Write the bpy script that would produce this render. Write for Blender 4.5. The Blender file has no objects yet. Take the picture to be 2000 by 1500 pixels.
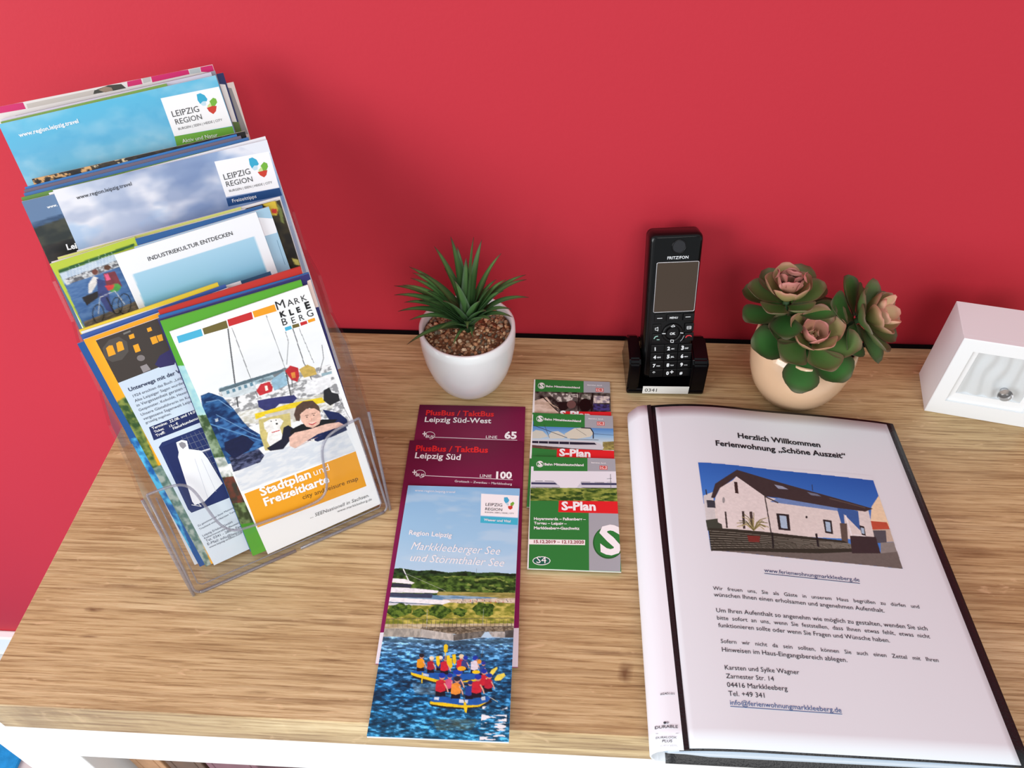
import bpy, bmesh, math, random
import numpy as np
from mathutils import Vector, Matrix

# ------------------------------------------------------------------ camera, light, exposure
scene = bpy.context.scene
col = scene.collection
FPX = 1525.72
CAM = np.array([0.0080797, -0.5506832, 0.5559256])
ROT = np.array([[0.99859576, -0.03050562, 0.04331193],
                [0.05199059, 0.72132117, -0.69064662],
                [-0.01017321, 0.69192859, 0.72189426]])
cam_data = bpy.data.cameras.new('camera')
cam_data.sensor_width = 36.0
cam_data.lens = FPX / 2000.0 * 36.0
cam_data.clip_start = 0.01
cam = bpy.data.objects.new('camera', cam_data)
col.objects.link(cam)
mw = Matrix([list(ROT[i]) + [CAM[i]] for i in range(3)] + [[0, 0, 0, 1]])
cam.matrix_world = mw
scene.camera = cam

world = bpy.data.worlds.new('room_light')
scene.world = world
world.use_nodes = True
bg = world.node_tree.nodes['Background']
bg.inputs[0].default_value = (0.90, 0.96, 1.0, 1)
bg.inputs[1].default_value = 0.68

def area(name, loc, target, size, size_y, power, color):
    l = bpy.data.lights.new(name, 'AREA')
    l.shape = 'RECTANGLE'; l.size = size; l.size_y = size_y
    l.energy = power; l.color = color
    o = bpy.data.objects.new(name, l); col.objects.link(o)
    o.location = loc
    o.rotation_euler = (Vector(target) - Vector(loc)).to_track_quat('-Z', 'Y').to_euler()
    return o
area('window_daylight', (-1.75, -1.45, 0.70), (-0.1, -0.15, -0.05), 1.1, 1.3, 43, (0.95, 0.97, 1.0))
area('second_window_daylight', (0.5, -2.3, 1.3), (0.1, -0.2, 0.0), 1.2, 1.2, 24, (1.0, 0.98, 0.95))

scene.view_settings.view_transform = 'Standard'
scene.view_settings.look = 'None'
scene.view_settings.exposure = 0.0
scene.view_settings.gamma = 1.0
scene.view_settings.use_curve_mapping = False
scene.cycles.max_bounces = 10
scene.cycles.transparent_max_bounces = 40
scene.cycles.use_denoising = True

# ------------------------------------------------------------------ colour and materials
def lin(c):
    c = np.asarray(c, float) / 255.0
    return np.where(c <= 0.04045, c / 12.92, ((c + 0.055) / 1.055) ** 2.4)

def L4(c):
    return tuple(float(v) for v in lin(c)) + (1.0,)

def mat(name, rgb, rough=0.5, spec=0.5, metal=0.0, coat=0.0, noise=0.0, nscale=30, bump=0.0, bscale=200, trans=0.0, ior=1.45):
    m = bpy.data.materials.new(name); m.use_nodes = True
    nt = m.node_tree; b = nt.nodes['Principled BSDF']
    b.inputs['Base Color'].default_value = L4(rgb)
    b.inputs['Roughness'].default_value = rough
    b.inputs['Specular IOR Level'].default_value = spec
    b.inputs['Metallic'].default_value = metal
    b.inputs['Coat Weight'].default_value = coat
    b.inputs['Coat Roughness'].default_value = 0.08
    b.inputs['Transmission Weight'].default_value = trans
    b.inputs['IOR'].default_value = ior
    tc = nt.nodes.new('ShaderNodeTexCoord')
    if noise:
        n = nt.nodes.new('ShaderNodeTexNoise'); n.inputs['Scale'].default_value = nscale
        n.inputs['Detail'].default_value = 4
        r = nt.nodes.new('ShaderNodeValToRGB')
        c = np.asarray(rgb, float)
        r.color_ramp.elements[0].color = L4(np.clip(c * (1 - noise), 0, 255))
        r.color_ramp.elements[1].color = L4(np.clip(c * (1 + noise), 0, 255))
        r.color_ramp.elements[0].position = 0.3; r.color_ramp.elements[1].position = 0.7
        nt.links.new(tc.outputs['Object'], n.inputs['Vector'])
        nt.links.new(n.outputs['Fac'], r.inputs[0]); nt.links.new(r.outputs[0], b.inputs['Base Color'])
    if bump:
        n = nt.nodes.new('ShaderNodeTexNoise'); n.inputs['Scale'].default_value = bscale
        n.inputs['Detail'].default_value = 3
        bp = nt.nodes.new('ShaderNodeBump'); bp.inputs['Strength'].default_value = bump
        bp.inputs['Distance'].default_value = 0.001
        nt.links.new(tc.outputs['Object'], n.inputs['Vector'])
        nt.links.new(n.outputs['Fac'], bp.inputs['Height']); nt.links.new(bp.outputs[0], b.inputs['Normal'])
    return m

def attr_mat(name, rough=0.45, spec=0.4, coat=0.0, grain=0.0):
    """print on paper / plant skin: the colour comes from the mesh's own colour attribute"""
    m = bpy.data.materials.new(name); m.use_nodes = True
    nt = m.node_tree; b = nt.nodes['Principled BSDF']
    a = nt.nodes.new('ShaderNodeAttribute'); a.attribute_name = 'ink'
    out = a.outputs['Color']
    if grain:
        tc = nt.nodes.new('ShaderNodeTexCoord'); n = nt.nodes.new('ShaderNodeTexNoise')
        n.inputs['Scale'].default_value = 90; n.inputs['Detail'].default_value = 4
        mr = nt.nodes.new('ShaderNodeMapRange'); mr.inputs[3].default_value = 1 - grain; mr.inputs[4].default_value = 1 + grain
        mx = nt.nodes.new('ShaderNodeMix'); mx.data_type = 'RGBA'; mx.blend_type = 'MULTIPLY'; mx.inputs[0].default_value = 1
        nt.links.new(tc.outputs['Object'], n.inputs['Vector']); nt.links.new(n.outputs['Fac'], mr.inputs[0])
        nt.links.new(out, mx.inputs[6]); nt.links.new(mr.outputs[0], mx.inputs[7]); out = mx.outputs[2]
    nt.links.new(out, b.inputs['Base Color'])
    b.inputs['Roughness'].default_value = rough
    b.inputs['Specular IOR Level'].default_value = spec
    b.inputs['Coat Weight'].default_value = coat
    b.inputs['Coat Roughness'].default_value = 0.12
    return m

def clear_mat(name, tint, edge=0.0, gloss=1.0, rough=0.04):
    """clear moulded plastic: lets light straight through and mirrors by Fresnel"""
    m = bpy.data.materials.new(name); m.use_nodes = True
    nt = m.node_tree; nt.nodes.clear()
    o = nt.nodes.new('ShaderNodeOutputMaterial'); t = nt.nodes.new('ShaderNodeBsdfTransparent')
    g = nt.nodes.new('ShaderNodeBsdfGlossy'); g.inputs['Roughness'].default_value = rough
    f = nt.nodes.new('ShaderNodeFresnel'); f.inputs[0].default_value = 1.49
    mu = nt.nodes.new('ShaderNodeMath'); mu.operation = 'MULTIPLY'; mu.inputs[1].default_value = gloss
    mx = nt.nodes.new('ShaderNodeMixShader')
    t.inputs[0].default_value = tint
    ge = nt.nodes.new('ShaderNodeNewGeometry'); iv = nt.nodes.new('ShaderNodeMath'); iv.operation = 'SUBTRACT'; iv.inputs[0].default_value = 1.0
    nt.links.new(ge.outputs['Backfacing'], iv.inputs[1]); nt.links.new(iv.outputs[0], mu.inputs[1])
    nt.links.new(f.outputs[0], mu.inputs[0]); nt.links.new(mu.outputs[0], mx.inputs[0])
    nt.links.new(t.outputs[0], mx.inputs[1]); nt.links.new(g.outputs[0], mx.inputs[2])
    if edge:
        d = nt.nodes.new('ShaderNodeBsdfPrincipled'); d.inputs['Base Color'].default_value = (0.42, 0.42, 0.47, 1)
        d.inputs['Roughness'].default_value = 0.15
        m2 = nt.nodes.new('ShaderNodeMixShader'); m2.inputs[0].default_value = edge
        nt.links.new(mx.outputs[0], m2.inputs[1]); nt.links.new(d.outputs[0], m2.inputs[2])
        nt.links.new(m2.outputs[0], o.inputs[0])
    else:
        nt.links.new(mx.outputs[0], o.inputs[0])
    return m

M_PRINT = attr_mat('coated_print', 0.38, 0.25)
M_MATT = attr_mat('matt_print', 0.6, 0.25)
M_INK = attr_mat('ink', 0.45, 0.3)
M_LEAF = attr_mat('leaf_skin', 0.5, 0.35, grain=0.10)
M_STONE = attr_mat('pebble', 0.6, 0.4)
M_WHITE = mat('white_lacquer', (240, 240, 240), 0.45)
M_PAPER = mat('paper_edge', (236, 236, 234), 0.8, bump=0.2, bscale=900)
M_CLEAR = clear_mat('clear_acrylic', (0.985, 0.985, 0.987, 1))
M_RIM = clear_mat('acrylic_edge', (0.84, 0.83, 0.87, 1), edge=0.34)
M_BLACK = mat('black_plastic', (7, 7, 8), 0.24, 0.35)
M_GLOSSBLACK = mat('gloss_black', (5, 5, 6), 0.10, 0.3)
M_SILVER = mat('silver_trim', (205, 205, 208), 0.3, metal=0.7)

# ------------------------------------------------------------------ object helpers
def tag(o, label=None, cat=None, group=None, kind=None):
    if label: o['label'] = label
    if cat: o['category'] = cat
    if group: o['group'] = group
    if kind: o['kind'] = kind
    return o

def empty(name, loc, label, cat, group=None, rot=(0, 0, 0)):
    o = bpy.data.objects.new(name, None); col.objects.link(o)
    o.location = loc; o.rotation_euler = rot; o.empty_display_size = 0.02
    return tag(o, label, cat, group)

def link(name, me, m=None, parent=None, M=None):
    o = bpy.data.objects.new(name, me); col.objects.link(o)
    if m is not None:
        for x in (m if isinstance(m, (list, tuple)) else [m]): me.materials.append(x)
    if parent is not None: o.parent = parent
    if M is not None: o.matrix_local = M
    return o

def bm_mesh(bm, name, smooth=False):
    me = bpy.data.meshes.new(name)
    bmesh.ops.recalc_face_normals(bm, faces=bm.faces[:])
    bm.to_mesh(me); bm.free()
    if smooth:
        for p in me.polygons: p.use_smooth = True
    return me

def add_box(bm, c, s, bevel=0.0, seg=2, M=None):
    r = bmesh.ops.create_cube(bm, size=1.0)
    vs = r['verts']
    for v in vs:
        v.co = Vector((v.co.x * s[0] + c[0], v.co.y * s[1] + c[1], v.co.z * s[2] + c[2]))
    if bevel:
        es = list({e for v in vs for e in v.link_edges})
        rr = bmesh.ops.bevel(bm, geom=es, offset=bevel, segments=seg, affect='EDGES', profile=0.5)
        vs = list({v for f in rr['faces'] for v in f.verts} | {v for v in vs if v.is_valid})
    if M is not None:
        for v in vs: v.co = M @ v.co
    return vs

def box_obj(name, c, s, m, parent=None, bevel=0.0, seg=2, M=None):
    bm = bmesh.new(); add_box(bm, c, s, bevel, seg, M)
    return link(name, bm_mesh(bm, name), m, parent)

def prism(bm, pts, z0, z1, M=None):
    """closed outline in the local xy plane, extruded from z0 to z1"""
    a = [bm.verts.new((x, y, z0)) for x, y in pts]; b = [bm.verts.new((x, y, z1)) for x, y in pts]
    n = len(pts)
    bm.faces.new(a[::-1]); bm.faces.new(b)
    for i in range(n): bm.faces.new((a[i], a[(i + 1) % n], b[(i + 1) % n], b[i]))
    if M is not None:
        for v in a + b: v.co = M @ v.co

def tube(bm, pts, r, seg=8, closed=False):
    pts = [Vector(p) for p in pts]; rings = []; n = len(pts)
    up = None
    for i, p in enumerate(pts):
        t = (pts[(i + 1) % n if closed else min(i + 1, n - 1)] - pts[(i - 1) % n if closed else max(i - 1, 0)]).normalized()
        if up is None:
            up = t.orthogonal().normalized()
        up = (up - t * up.dot(t)).normalized(); s = t.cross(up)
        rr = r[i] if isinstance(r, (list, tuple)) else r
        rings.append([bm.verts.new(p + (up * math.cos(2 * math.pi * k / seg) + s * math.sin(2 * math.pi * k / seg)) * rr) for k in range(seg)])
    for i in range(n if closed else n - 1):
        a, b = rings[i], rings[(i + 1) % n]
        for k in range(seg): bm.faces.new((a[k], a[(k + 1) % seg], b[(k + 1) % seg], b[k]))
    if not closed:
        bm.faces.new(rings[0][::-1]); bm.faces.new(rings[-1])

def lathe(prof, seg=64):
    bm = bmesh.new(); rings = []
    for r, z in prof:
        if r < 1e-6: rings.append([bm.verts.new((0, 0, z))])
        else: rings.append([bm.verts.new((r * math.cos(2 * math.pi * k / seg), r * math.sin(2 * math.pi * k / seg), z)) for k in range(seg)])
    for a, b in zip(rings, rings[1:]):
        for k in range(seg):
            k2 = (k + 1) % seg
            if len(a) == 1: bm.faces.new((a[0], b[k], b[k2]))
            elif len(b) == 1: bm.faces.new((a[k], a[k2], b[0]))
            else: bm.faces.new((a[k], a[k2], b[k2], b[k]))
    return bm

def set_ink(me, cols):
    at = me.color_attributes.new('ink', 'FLOAT_COLOR', 'POINT')
    c = np.ones((len(me.vertices), 4), np.float32); c[:, :3] = lin(cols)
    at.data.foreach_set('color', c.ravel())

def np_mesh(name, V, F, cols=None, smooth=False):
    """F: (n,k) int array or list of tuples"""
    me = bpy.data.meshes.new(name)
    if isinstance(F, np.ndarray):
        n, k = F.shape
        me.vertices.add(len(V)); me.vertices.foreach_set('co', np.asarray(V, np.float32).ravel())
        me.loops.add(n * k); me.loops.foreach_set('vertex_index', F.astype(np.int32).ravel())
        me.polygons.add(n); me.polygons.foreach_set('loop_start', np.arange(0, n * k, k, dtype=np.int32))
        me.update(calc_edges=True)
    else:
        me.from_pydata([tuple(v) for v in V], [], F)
    if smooth: me.polygons.foreach_set('use_smooth', np.ones(len(me.polygons), bool))
    if cols is not None: set_ink(me, cols)
    me.validate()
    return me

# ------------------------------------------------------------------ measuring: photo point -> point on a real plane
def un(x, y, P0=(0, 0, 0), n=(0, 0, 1)):
    d = ROT @ np.array([(x - 1000) / FPX, -(y - 750) / FPX, -1.0])
    P0 = np.array(P0, float); n = np.array(n, float)
    return CAM + d * ((P0 - CAM) @ n) / (d @ n)

def crop(x0, y0, s):
    return lambda *p: [(x0 + p[i] / s, y0 + p[i + 1] / s) for i in range(0, len(p), 2)]

# ------------------------------------------------------------------ noise for printed pictures
def vnoise(X, Y, seed=0):
    xi = np.floor(X).astype(np.int64); yi = np.floor(Y).astype(np.int64)
    xf = X - xi; yf = Y - yi; xf = xf * xf * (3 - 2 * xf); yf = yf * yf * (3 - 2 * yf)
    def h(a, b):
        n = (a * 374761393 + b * 668265263 + seed * 974634777) & 0xffffffff
        n = ((n ^ (n >> 13)) * 1274126177) & 0xffffffff
        return ((n ^ (n >> 16)) & 0xffff) / 65535.0
    return (h(xi, yi) * (1 - xf) + h(xi + 1, yi) * xf) * (1 - yf) + (h(xi, yi + 1) * (1 - xf) + h(xi + 1, yi + 1) * xf) * yf

def fbm(X, Y, seed=0, o=4):
    s = 0; a = 0.5; t = 0
    for i in range(o):
        s = s + a * vnoise(X * 2 ** i + 17 * i, Y * 2 ** i + 31 * i, seed + i); t += a; a *= 0.5
    return s / t

# ------------------------------------------------------------------ a flat sheet with print on it
_glyphs = {}
def glyphs(s, bold):
    k = (s, bold)
    if k not in _glyphs:
        cu = bpy.data.curves.new('t', 'FONT'); cu.body = s; cu.resolution_u = 2; cu.offset = bold
        cu.fill_mode = 'FRONT'
        ob = bpy.data.objects.new('t', cu)
        me = bpy.data.meshes.new_from_object(ob)
        V = np.array([v.co[:2] for v in me.vertices]) if len(me.vertices) else np.zeros((0, 2))
        F = [tuple(p.vertices) for p in me.polygons]
        bpy.data.objects.remove(ob); bpy.data.curves.remove(cu); bpy.data.meshes.remove(me)
        _glyphs[k] = (V, F)
    return _glyphs[k]

STEP = 1.3e-5
class Sheet:
    """local frame: x right, y up the page, z towards the reader; origin = top-left corner"""
    def __init__(s, O, u, v, w, h):
        s.O = np.array(O, float); s.u = np.array(u, float); s.v = np.array(v, float)
        s.n = np.cross(s.u, s.v); s.w = w; s.h = h
        s.items = []; s.V = []; s.F = []; s.C = []; s.nv = 0; s.tV = []; s.tF = []; s.tC = []; s.tn = 0
        s.rasters = []; s.pt = None
    def M(s):
        return Matrix([[s.u[i], s.v[i], s.n[i], s.O[i]] for i in range(3)] + [[0, 0, 0, 1]])
    def loc(s, x, y):
        d = un(x, y, s.O, s.n) - s.O
        return np.array([d @ s.u, d @ s.v])
    def L(s, pts):
        return np.array([s.loc(*p) for p in pts])
    def warp(s, V):
        return V
    def paint(s, cv=None, grain=0.0, size=0.0022, seed=7):
        """from here on draw into the picture's own grain instead of as crisp print"""
        s.pt = None if cv is None else (cv, (1 - grain + 2 * grain * cv.noise(size, size * .7, seed, 3))[..., None] if grain else None)
    # vector print
    def _layer(s, P):
        a, b = P.min(0), P.max(0); l = 0
        for (c, d, k) in s.items:
            if a[0] < d[0] and b[0] > c[0] and a[1] < d[1] and b[1] > c[1]: l = max(l, k + 1)
        s.items.append((a, b, l)); return l
    def clip(s, P):
        """Sutherland-Hodgman against the page"""
        P = [np.array(p) for p in P]
        for ax, val, sg in ((0, 0, 1), (0, s.w, -1), (1, 0, -1), (1, -s.h, 1)):
            out = []
            for i in range(len(P)):
                a, b = P[i - 1], P[i]; ia = (a[ax] - val) * sg >= -1e-9; ib = (b[ax] - val) * sg >= -1e-9
                if ia != ib:
                    t = (val - a[ax]) / (b[ax] - a[ax]); out.append(a + (b - a) * t)
                if ib: out.append(b)
            P = out
            if len(P) < 3: return None
        return np.array(P)
    def polyL(s, P, c):
        if s.pt is not None:
            cv_, g_ = s.pt; m = cv_.maskL(np.array(P))
            cv_.put(m, np.asarray(c, float) * g_ if g_ is not None else c); return
        P = s.clip(P)
        if P is None: return
        z = 4e-5 + STEP * s._layer(P)
        s.F.append(tuple(range(s.nv, s.nv + len(P)))); s.nv += len(P)
        for q in P: s.V.append((q[0], q[1], z)); s.C.append(c)
    def poly(s, pts, c): s.polyL(s.L(pts), c)
    def ell(s, x, y, rx, ry, c, n=14, ang=0):
        ca, sa = math.cos(ang), math.sin(ang)
        s.poly([(x + rx * math.cos(t) * ca - ry * math.sin(t) * sa, y + rx * math.cos(t) * sa + ry * math.sin(t) * ca) for t in np.linspace(0, 2 * math.pi, n, endpoint=False)], c)
    def line(s, pts, w, c):
        for a, b in zip(pts, pts[1:]):
            a = np.array(a, float); b = np.array(b, float); d = b - a; l = np.hypot(*d)
            if l < 1e-6: continue
            nn = np.array([-d[1], d[0]]) / l * w / 2
            s.poly([tuple(a + nn), tuple(b + nn), tuple(b - nn), tuple(a - nn)], c)
    def text(s, body, p0, p1, c, bold=0.0, asp=1.0, shear=0.0, layer=6):
        V, F = glyphs(body, bold)
        if not len(V): return
        A, B = s.loc(*p0), s.loc(*p1); d = B - A; l = np.hypot(*d); e = d / l; nrm = np.array([-e[1], e[0]])
        x0, x1 = V[:, 0].min(), V[:, 0].max(); k = l / (x1 - x0)
        X = (V[:, 0] - x0 + shear * V[:, 1]) * k; Y = V[:, 1] * k * asp
        P = A + X[:, None] * e + Y[:, None] * nrm
        z = 4e-5 + STEP * (10 + layer)
        keep = (P[:, 0] >= 0) & (P[:, 0] <= s.w) & (P[:, 1] <= 0) & (P[:, 1] >= -s.h)
        extra = []
        for f in F:
            if all(keep[i] for i in f): s.tF.append(tuple(i + s.tn for i in f))
            elif any(keep[i] for i in f) or len(F) < 400:
                q = s.clip([P[i] for i in f])
                if q is not None: extra.append(q)
        s.tn += len(P)
        for q in P: s.tV.append((q[0], q[1], z)); s.tC.append(c)
        for q in extra:
            s.tF.append(tuple(range(s.tn, s.tn + len(q)))); s.tn += len(q)
            for p_ in q: s.tV.append((p_[0], p_[1], z)); s.tC.append(c)
    def rule(s, p0, p1, w, c, n=24):
        """underline, kept with the lettering"""
        z = 4e-5 + STEP * 14
        for i in range(n):
            a, b = [np.array(p0) + (np.array(p1) - np.array(p0)) * t for t in (i / n, (i + 1) / n)]
            Q = s.L([tuple(a), tuple(b), (b[0], b[1] + w), (a[0], a[1] + w)])
            s.tF.append(tuple(range(s.tn, s.tn + 4))); s.tn += 4
            for q in Q: s.tV.append((q[0], q[1], z)); s.tC.append(c)
    # raster print
    def canvas(s, pts=None, res=0.0005):
        if pts is None: a = np.array([0, -s.h]); b = np.array([s.w, 0])
        else:
            P = s.L(pts); a = np.maximum(P.min(0), [0, -s.h]); b = np.minimum(P.max(0), [s.w, 0])
        c = Canvas(s, a, b, res); s.rasters.append(c); return c
    def build(s, parent, M_local, m=None, tm=None):
        m = m or M_PRINT
        out = []; V = []; F = []; C = []; n = 0
        for r in s.rasters:
            v, f, c = r.grid(); V.append(v); F += [tuple(q) for q in (f + n).tolist()]; C.append(c); n += len(v)
        if s.F:
            V.append(np.array(s.V)); C.append(np.array(s.C, float)); F += [tuple(i + n for i in f) for f in s.F]
        if V:
            me = np_mesh('cover_print', s.warp(np.concatenate(V)), F, np.concatenate(C))
            out.append(link('cover_print', me, m, parent, M_local))
        if s.tF:
            V = s.warp(np.array(s.tV)); me = np_mesh('lettering', V, s.tF, np.array(s.tC, float))
            o = link('lettering', me, tm or M_INK, parent, M_local); o['kind'] = 'stuff'; out.append(o)
        return out

class Canvas:
    def __init__(c, s, a, b, res):
        c.s = s; c.a = a; c.b = b
        c.nx = max(3, int(round((b[0] - a[0]) / res)) + 1); c.ny = max(3, int(round((b[1] - a[1]) / res)) + 1)
        c.X, c.Y = np.meshgrid(np.linspace(a[0], b[0], c.nx), np.linspace(b[1], a[1], c.ny))
        c.res = (b[0] - a[0]) / (c.nx - 1)
        c.I = np.full((c.ny, c.nx, 3), 240.0)
    def mask(c, pts, soft=True):
        return c.maskL(c.s.L(pts), soft)
    def maskL(c, P, soft=True):
        full = np.zeros(c.X.shape); lo, hi = P.min(0) - c.res, P.max(0) + c.res
        dx = (c.b[0] - c.a[0]) / (c.nx - 1); dy = (c.b[1] - c.a[1]) / (c.ny - 1)
        i0 = max(0, int((lo[0] - c.a[0]) / dx)); i1 = min(c.nx, int((hi[0] - c.a[0]) / dx) + 2)
        j0 = max(0, int((c.b[1] - hi[1]) / dy)); j1 = min(c.ny, int((c.b[1] - lo[1]) / dy) + 2)
        if i0 >= i1 or j0 >= j1: return full
        GX = c.X[j0:j1, i0:i1]; GY = c.Y[j0:j1, i0:i1]
        m = np.zeros(GX.shape)
        offs = [(-.25, -.25), (.25, -.25), (-.25, .25), (.25, .25)] if soft else [(0, 0)]
        for ox, oy in offs:
            X = GX + ox * c.res; Y = GY + oy * c.res; ins = np.zeros(X.shape, bool)
            for i in range(len(P)):
                (x0, y0), (x1, y1) = P[i - 1], P[i]
                if y0 == y1: continue
                ins ^= ((y0 > Y) != (y1 > Y)) & (X < (x1 - x0) * (Y - y0) / (y1 - y0) + x0)
            m += ins
        full[j0:j1, i0:i1] = m / len(offs)
        return full
    def put(c, m, colr):
        m = m[..., None]; c.I = c.I * (1 - m) + np.asarray(colr, float) * m
    def fill(c, colr): c.I[:] = colr
    def grad(c, stops, p0, p1):
        """colour stops along the line p0->p1 on the page"""
        A, B = c.s.loc(*p0), c.s.loc(*p1); d = B - A
        t = np.clip(((c.X - A[0]) * d[0] + (c.Y - A[1]) * d[1]) / (d @ d), 0, 1)
        ts = [q[0] for q in stops]
        return np.stack([np.interp(t, ts, [q[1][k] for q in stops]) for k in range(3)], -1)
    def poly(c, pts, colr): c.put(c.mask(pts), colr)
    def noise(c, sx, sy, seed=0, o=4):
        """sx, sy = size of a blotch in metres"""
        return fbm(c.X / sx, c.Y / sy, seed, o)
    def mottle(c, pts, ca, cb, sx, sy, seed=0, lo=0.35, hi=0.65, o=4, alpha=1.0):
        n = np.clip((c.noise(sx, sy, seed, o) - lo) / (hi - lo), 0, 1)[..., None]
        colr = np.asarray(ca, float) * (1 - n) + np.asarray(cb, float) * n
        m = (np.ones(c.X.shape) if pts is None else c.mask(pts)) * alpha
        c.put(m, colr)
    def blot(c, pts, colr, sx, sy, seed, thr, wid=0.06, alpha=1.0):
        n = np.clip((c.noise(sx, sy, seed) - thr) / wid, 0, 1)
        m = (np.ones(c.X.shape) if pts is None else c.mask(pts)) * n * alpha
        c.put(m, colr)
    def grid(c):
        V = np.stack([c.X.ravel(), c.Y.ravel(), np.full(c.X.size, 3e-5 + 1e-5 * c.s.rasters.index(c))], 1)
        i = (np.arange(c.ny - 1)[:, None] * c.nx + np.arange(c.nx - 1)[None]).ravel()
        return V, np.stack([i, i + c.nx, i + c.nx + 1, i + 1], 1), np.clip(c.I, 0, 255).reshape(-1, 3)

def paper_block(name, w, h, t, front, m=None, edge=(232, 232, 230), back=None, r=0.0, parent=None, sheets=None):
    """the body of a leaflet: x 0..w, y 0..-h, z -t..0, coloured cover, paler paper edges, folded leaves as fine steps"""
    n = sheets or max(2, int(round(t / 0.0005)))
    V = []; F = []; C = []
    def quad(a, b, c_, d, colr):
        k = len(V); V.extend([a, b, c_, d]); F.append((k, k + 1, k + 2, k + 3)); C.extend([colr] * 4)
    quad((0, 0, 0), (0, -h, 0), (w, -h, 0), (w, 0, 0), front)
    quad((0, 0, -t), (w, 0, -t), (w, -h, -t), (0, -h, -t), back or front)
    rnd = random.Random(int(w * 1e6 + h * 1e5))
    for i in range(n):
        z0 = -t * i / n; z1 = -t * (i + 1) / n - 1e-6
        g = 0 if i in (0, n - 1) else rnd.uniform(0.0001, 0.0005)
        x0, x1, y0, y1 = g, w - g, -g, -h + g
        e = tuple(np.clip(np.array(edge if i else (np.array(edge) * .5 + np.array(front) * .5)) * rnd.uniform(.93, 1.03), 0, 255))
        quad((x0, y0, z0), (x1, y0, z0), (x1, y0, z1), (x0, y0, z1), e)
        quad((x0, y1, z1), (x1, y1, z1), (x1, y1, z0), (x0, y1, z0), e)
        quad((x0, y0, z1), (x0, y1, z1), (x0, y1, z0), (x0, y0, z0), e)
        quad((x1, y0, z0), (x1, y1, z0), (x1, y1, z1), (x1, y0, z1), e)
        if i:
            quad((0, 0, z0), (0, -h, z0), (w, -h, z0), (w, 0, z0), e)
    me = np_mesh(name, np.array(V), F, np.array(C, float))
    return me

# ================================================================== THE SETTING
XL, YB, YF, TH = -0.3902, 0.0491, -0.3508, 0.042
WALLY = YB + 0.009
FLOORZ = float(un(0, 1247, (0, WALLY - .016, 0), (0, 1, 0))[2]) - 0.071
def wall_paint():
    m = mat('raspberry_red_paint', (184, 43, 57), 0.62, 0.3, bump=0.12, bscale=260)
    return m
M_WALL = wall_paint()
def box_set(name, c, s, m, kind='structure', bevel=0.0):
    o = box_obj(name, (0, 0, 0), s, m, None, bevel); o.location = c
    tag(o, kind=kind); return o
box_set('wall_back', (0.0, WALLY + 0.05, 0.4), (5.0, 0.1, 2.51), M_WALL)
M_FLOOR = mat('pale_floor', (206, 204, 200), 0.5, noise=0.04, nscale=8)
box_set('floor', (0.0, -1.2, FLOORZ - 0.025), (5.0, 2.7, 0.05), M_FLOOR)
box_set('baseboard_back', (0.0, WALLY - 0.008, FLOORZ + 0.036), (5.0, 0.016, 0.07), M_WHITE, bevel=0.003)

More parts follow.
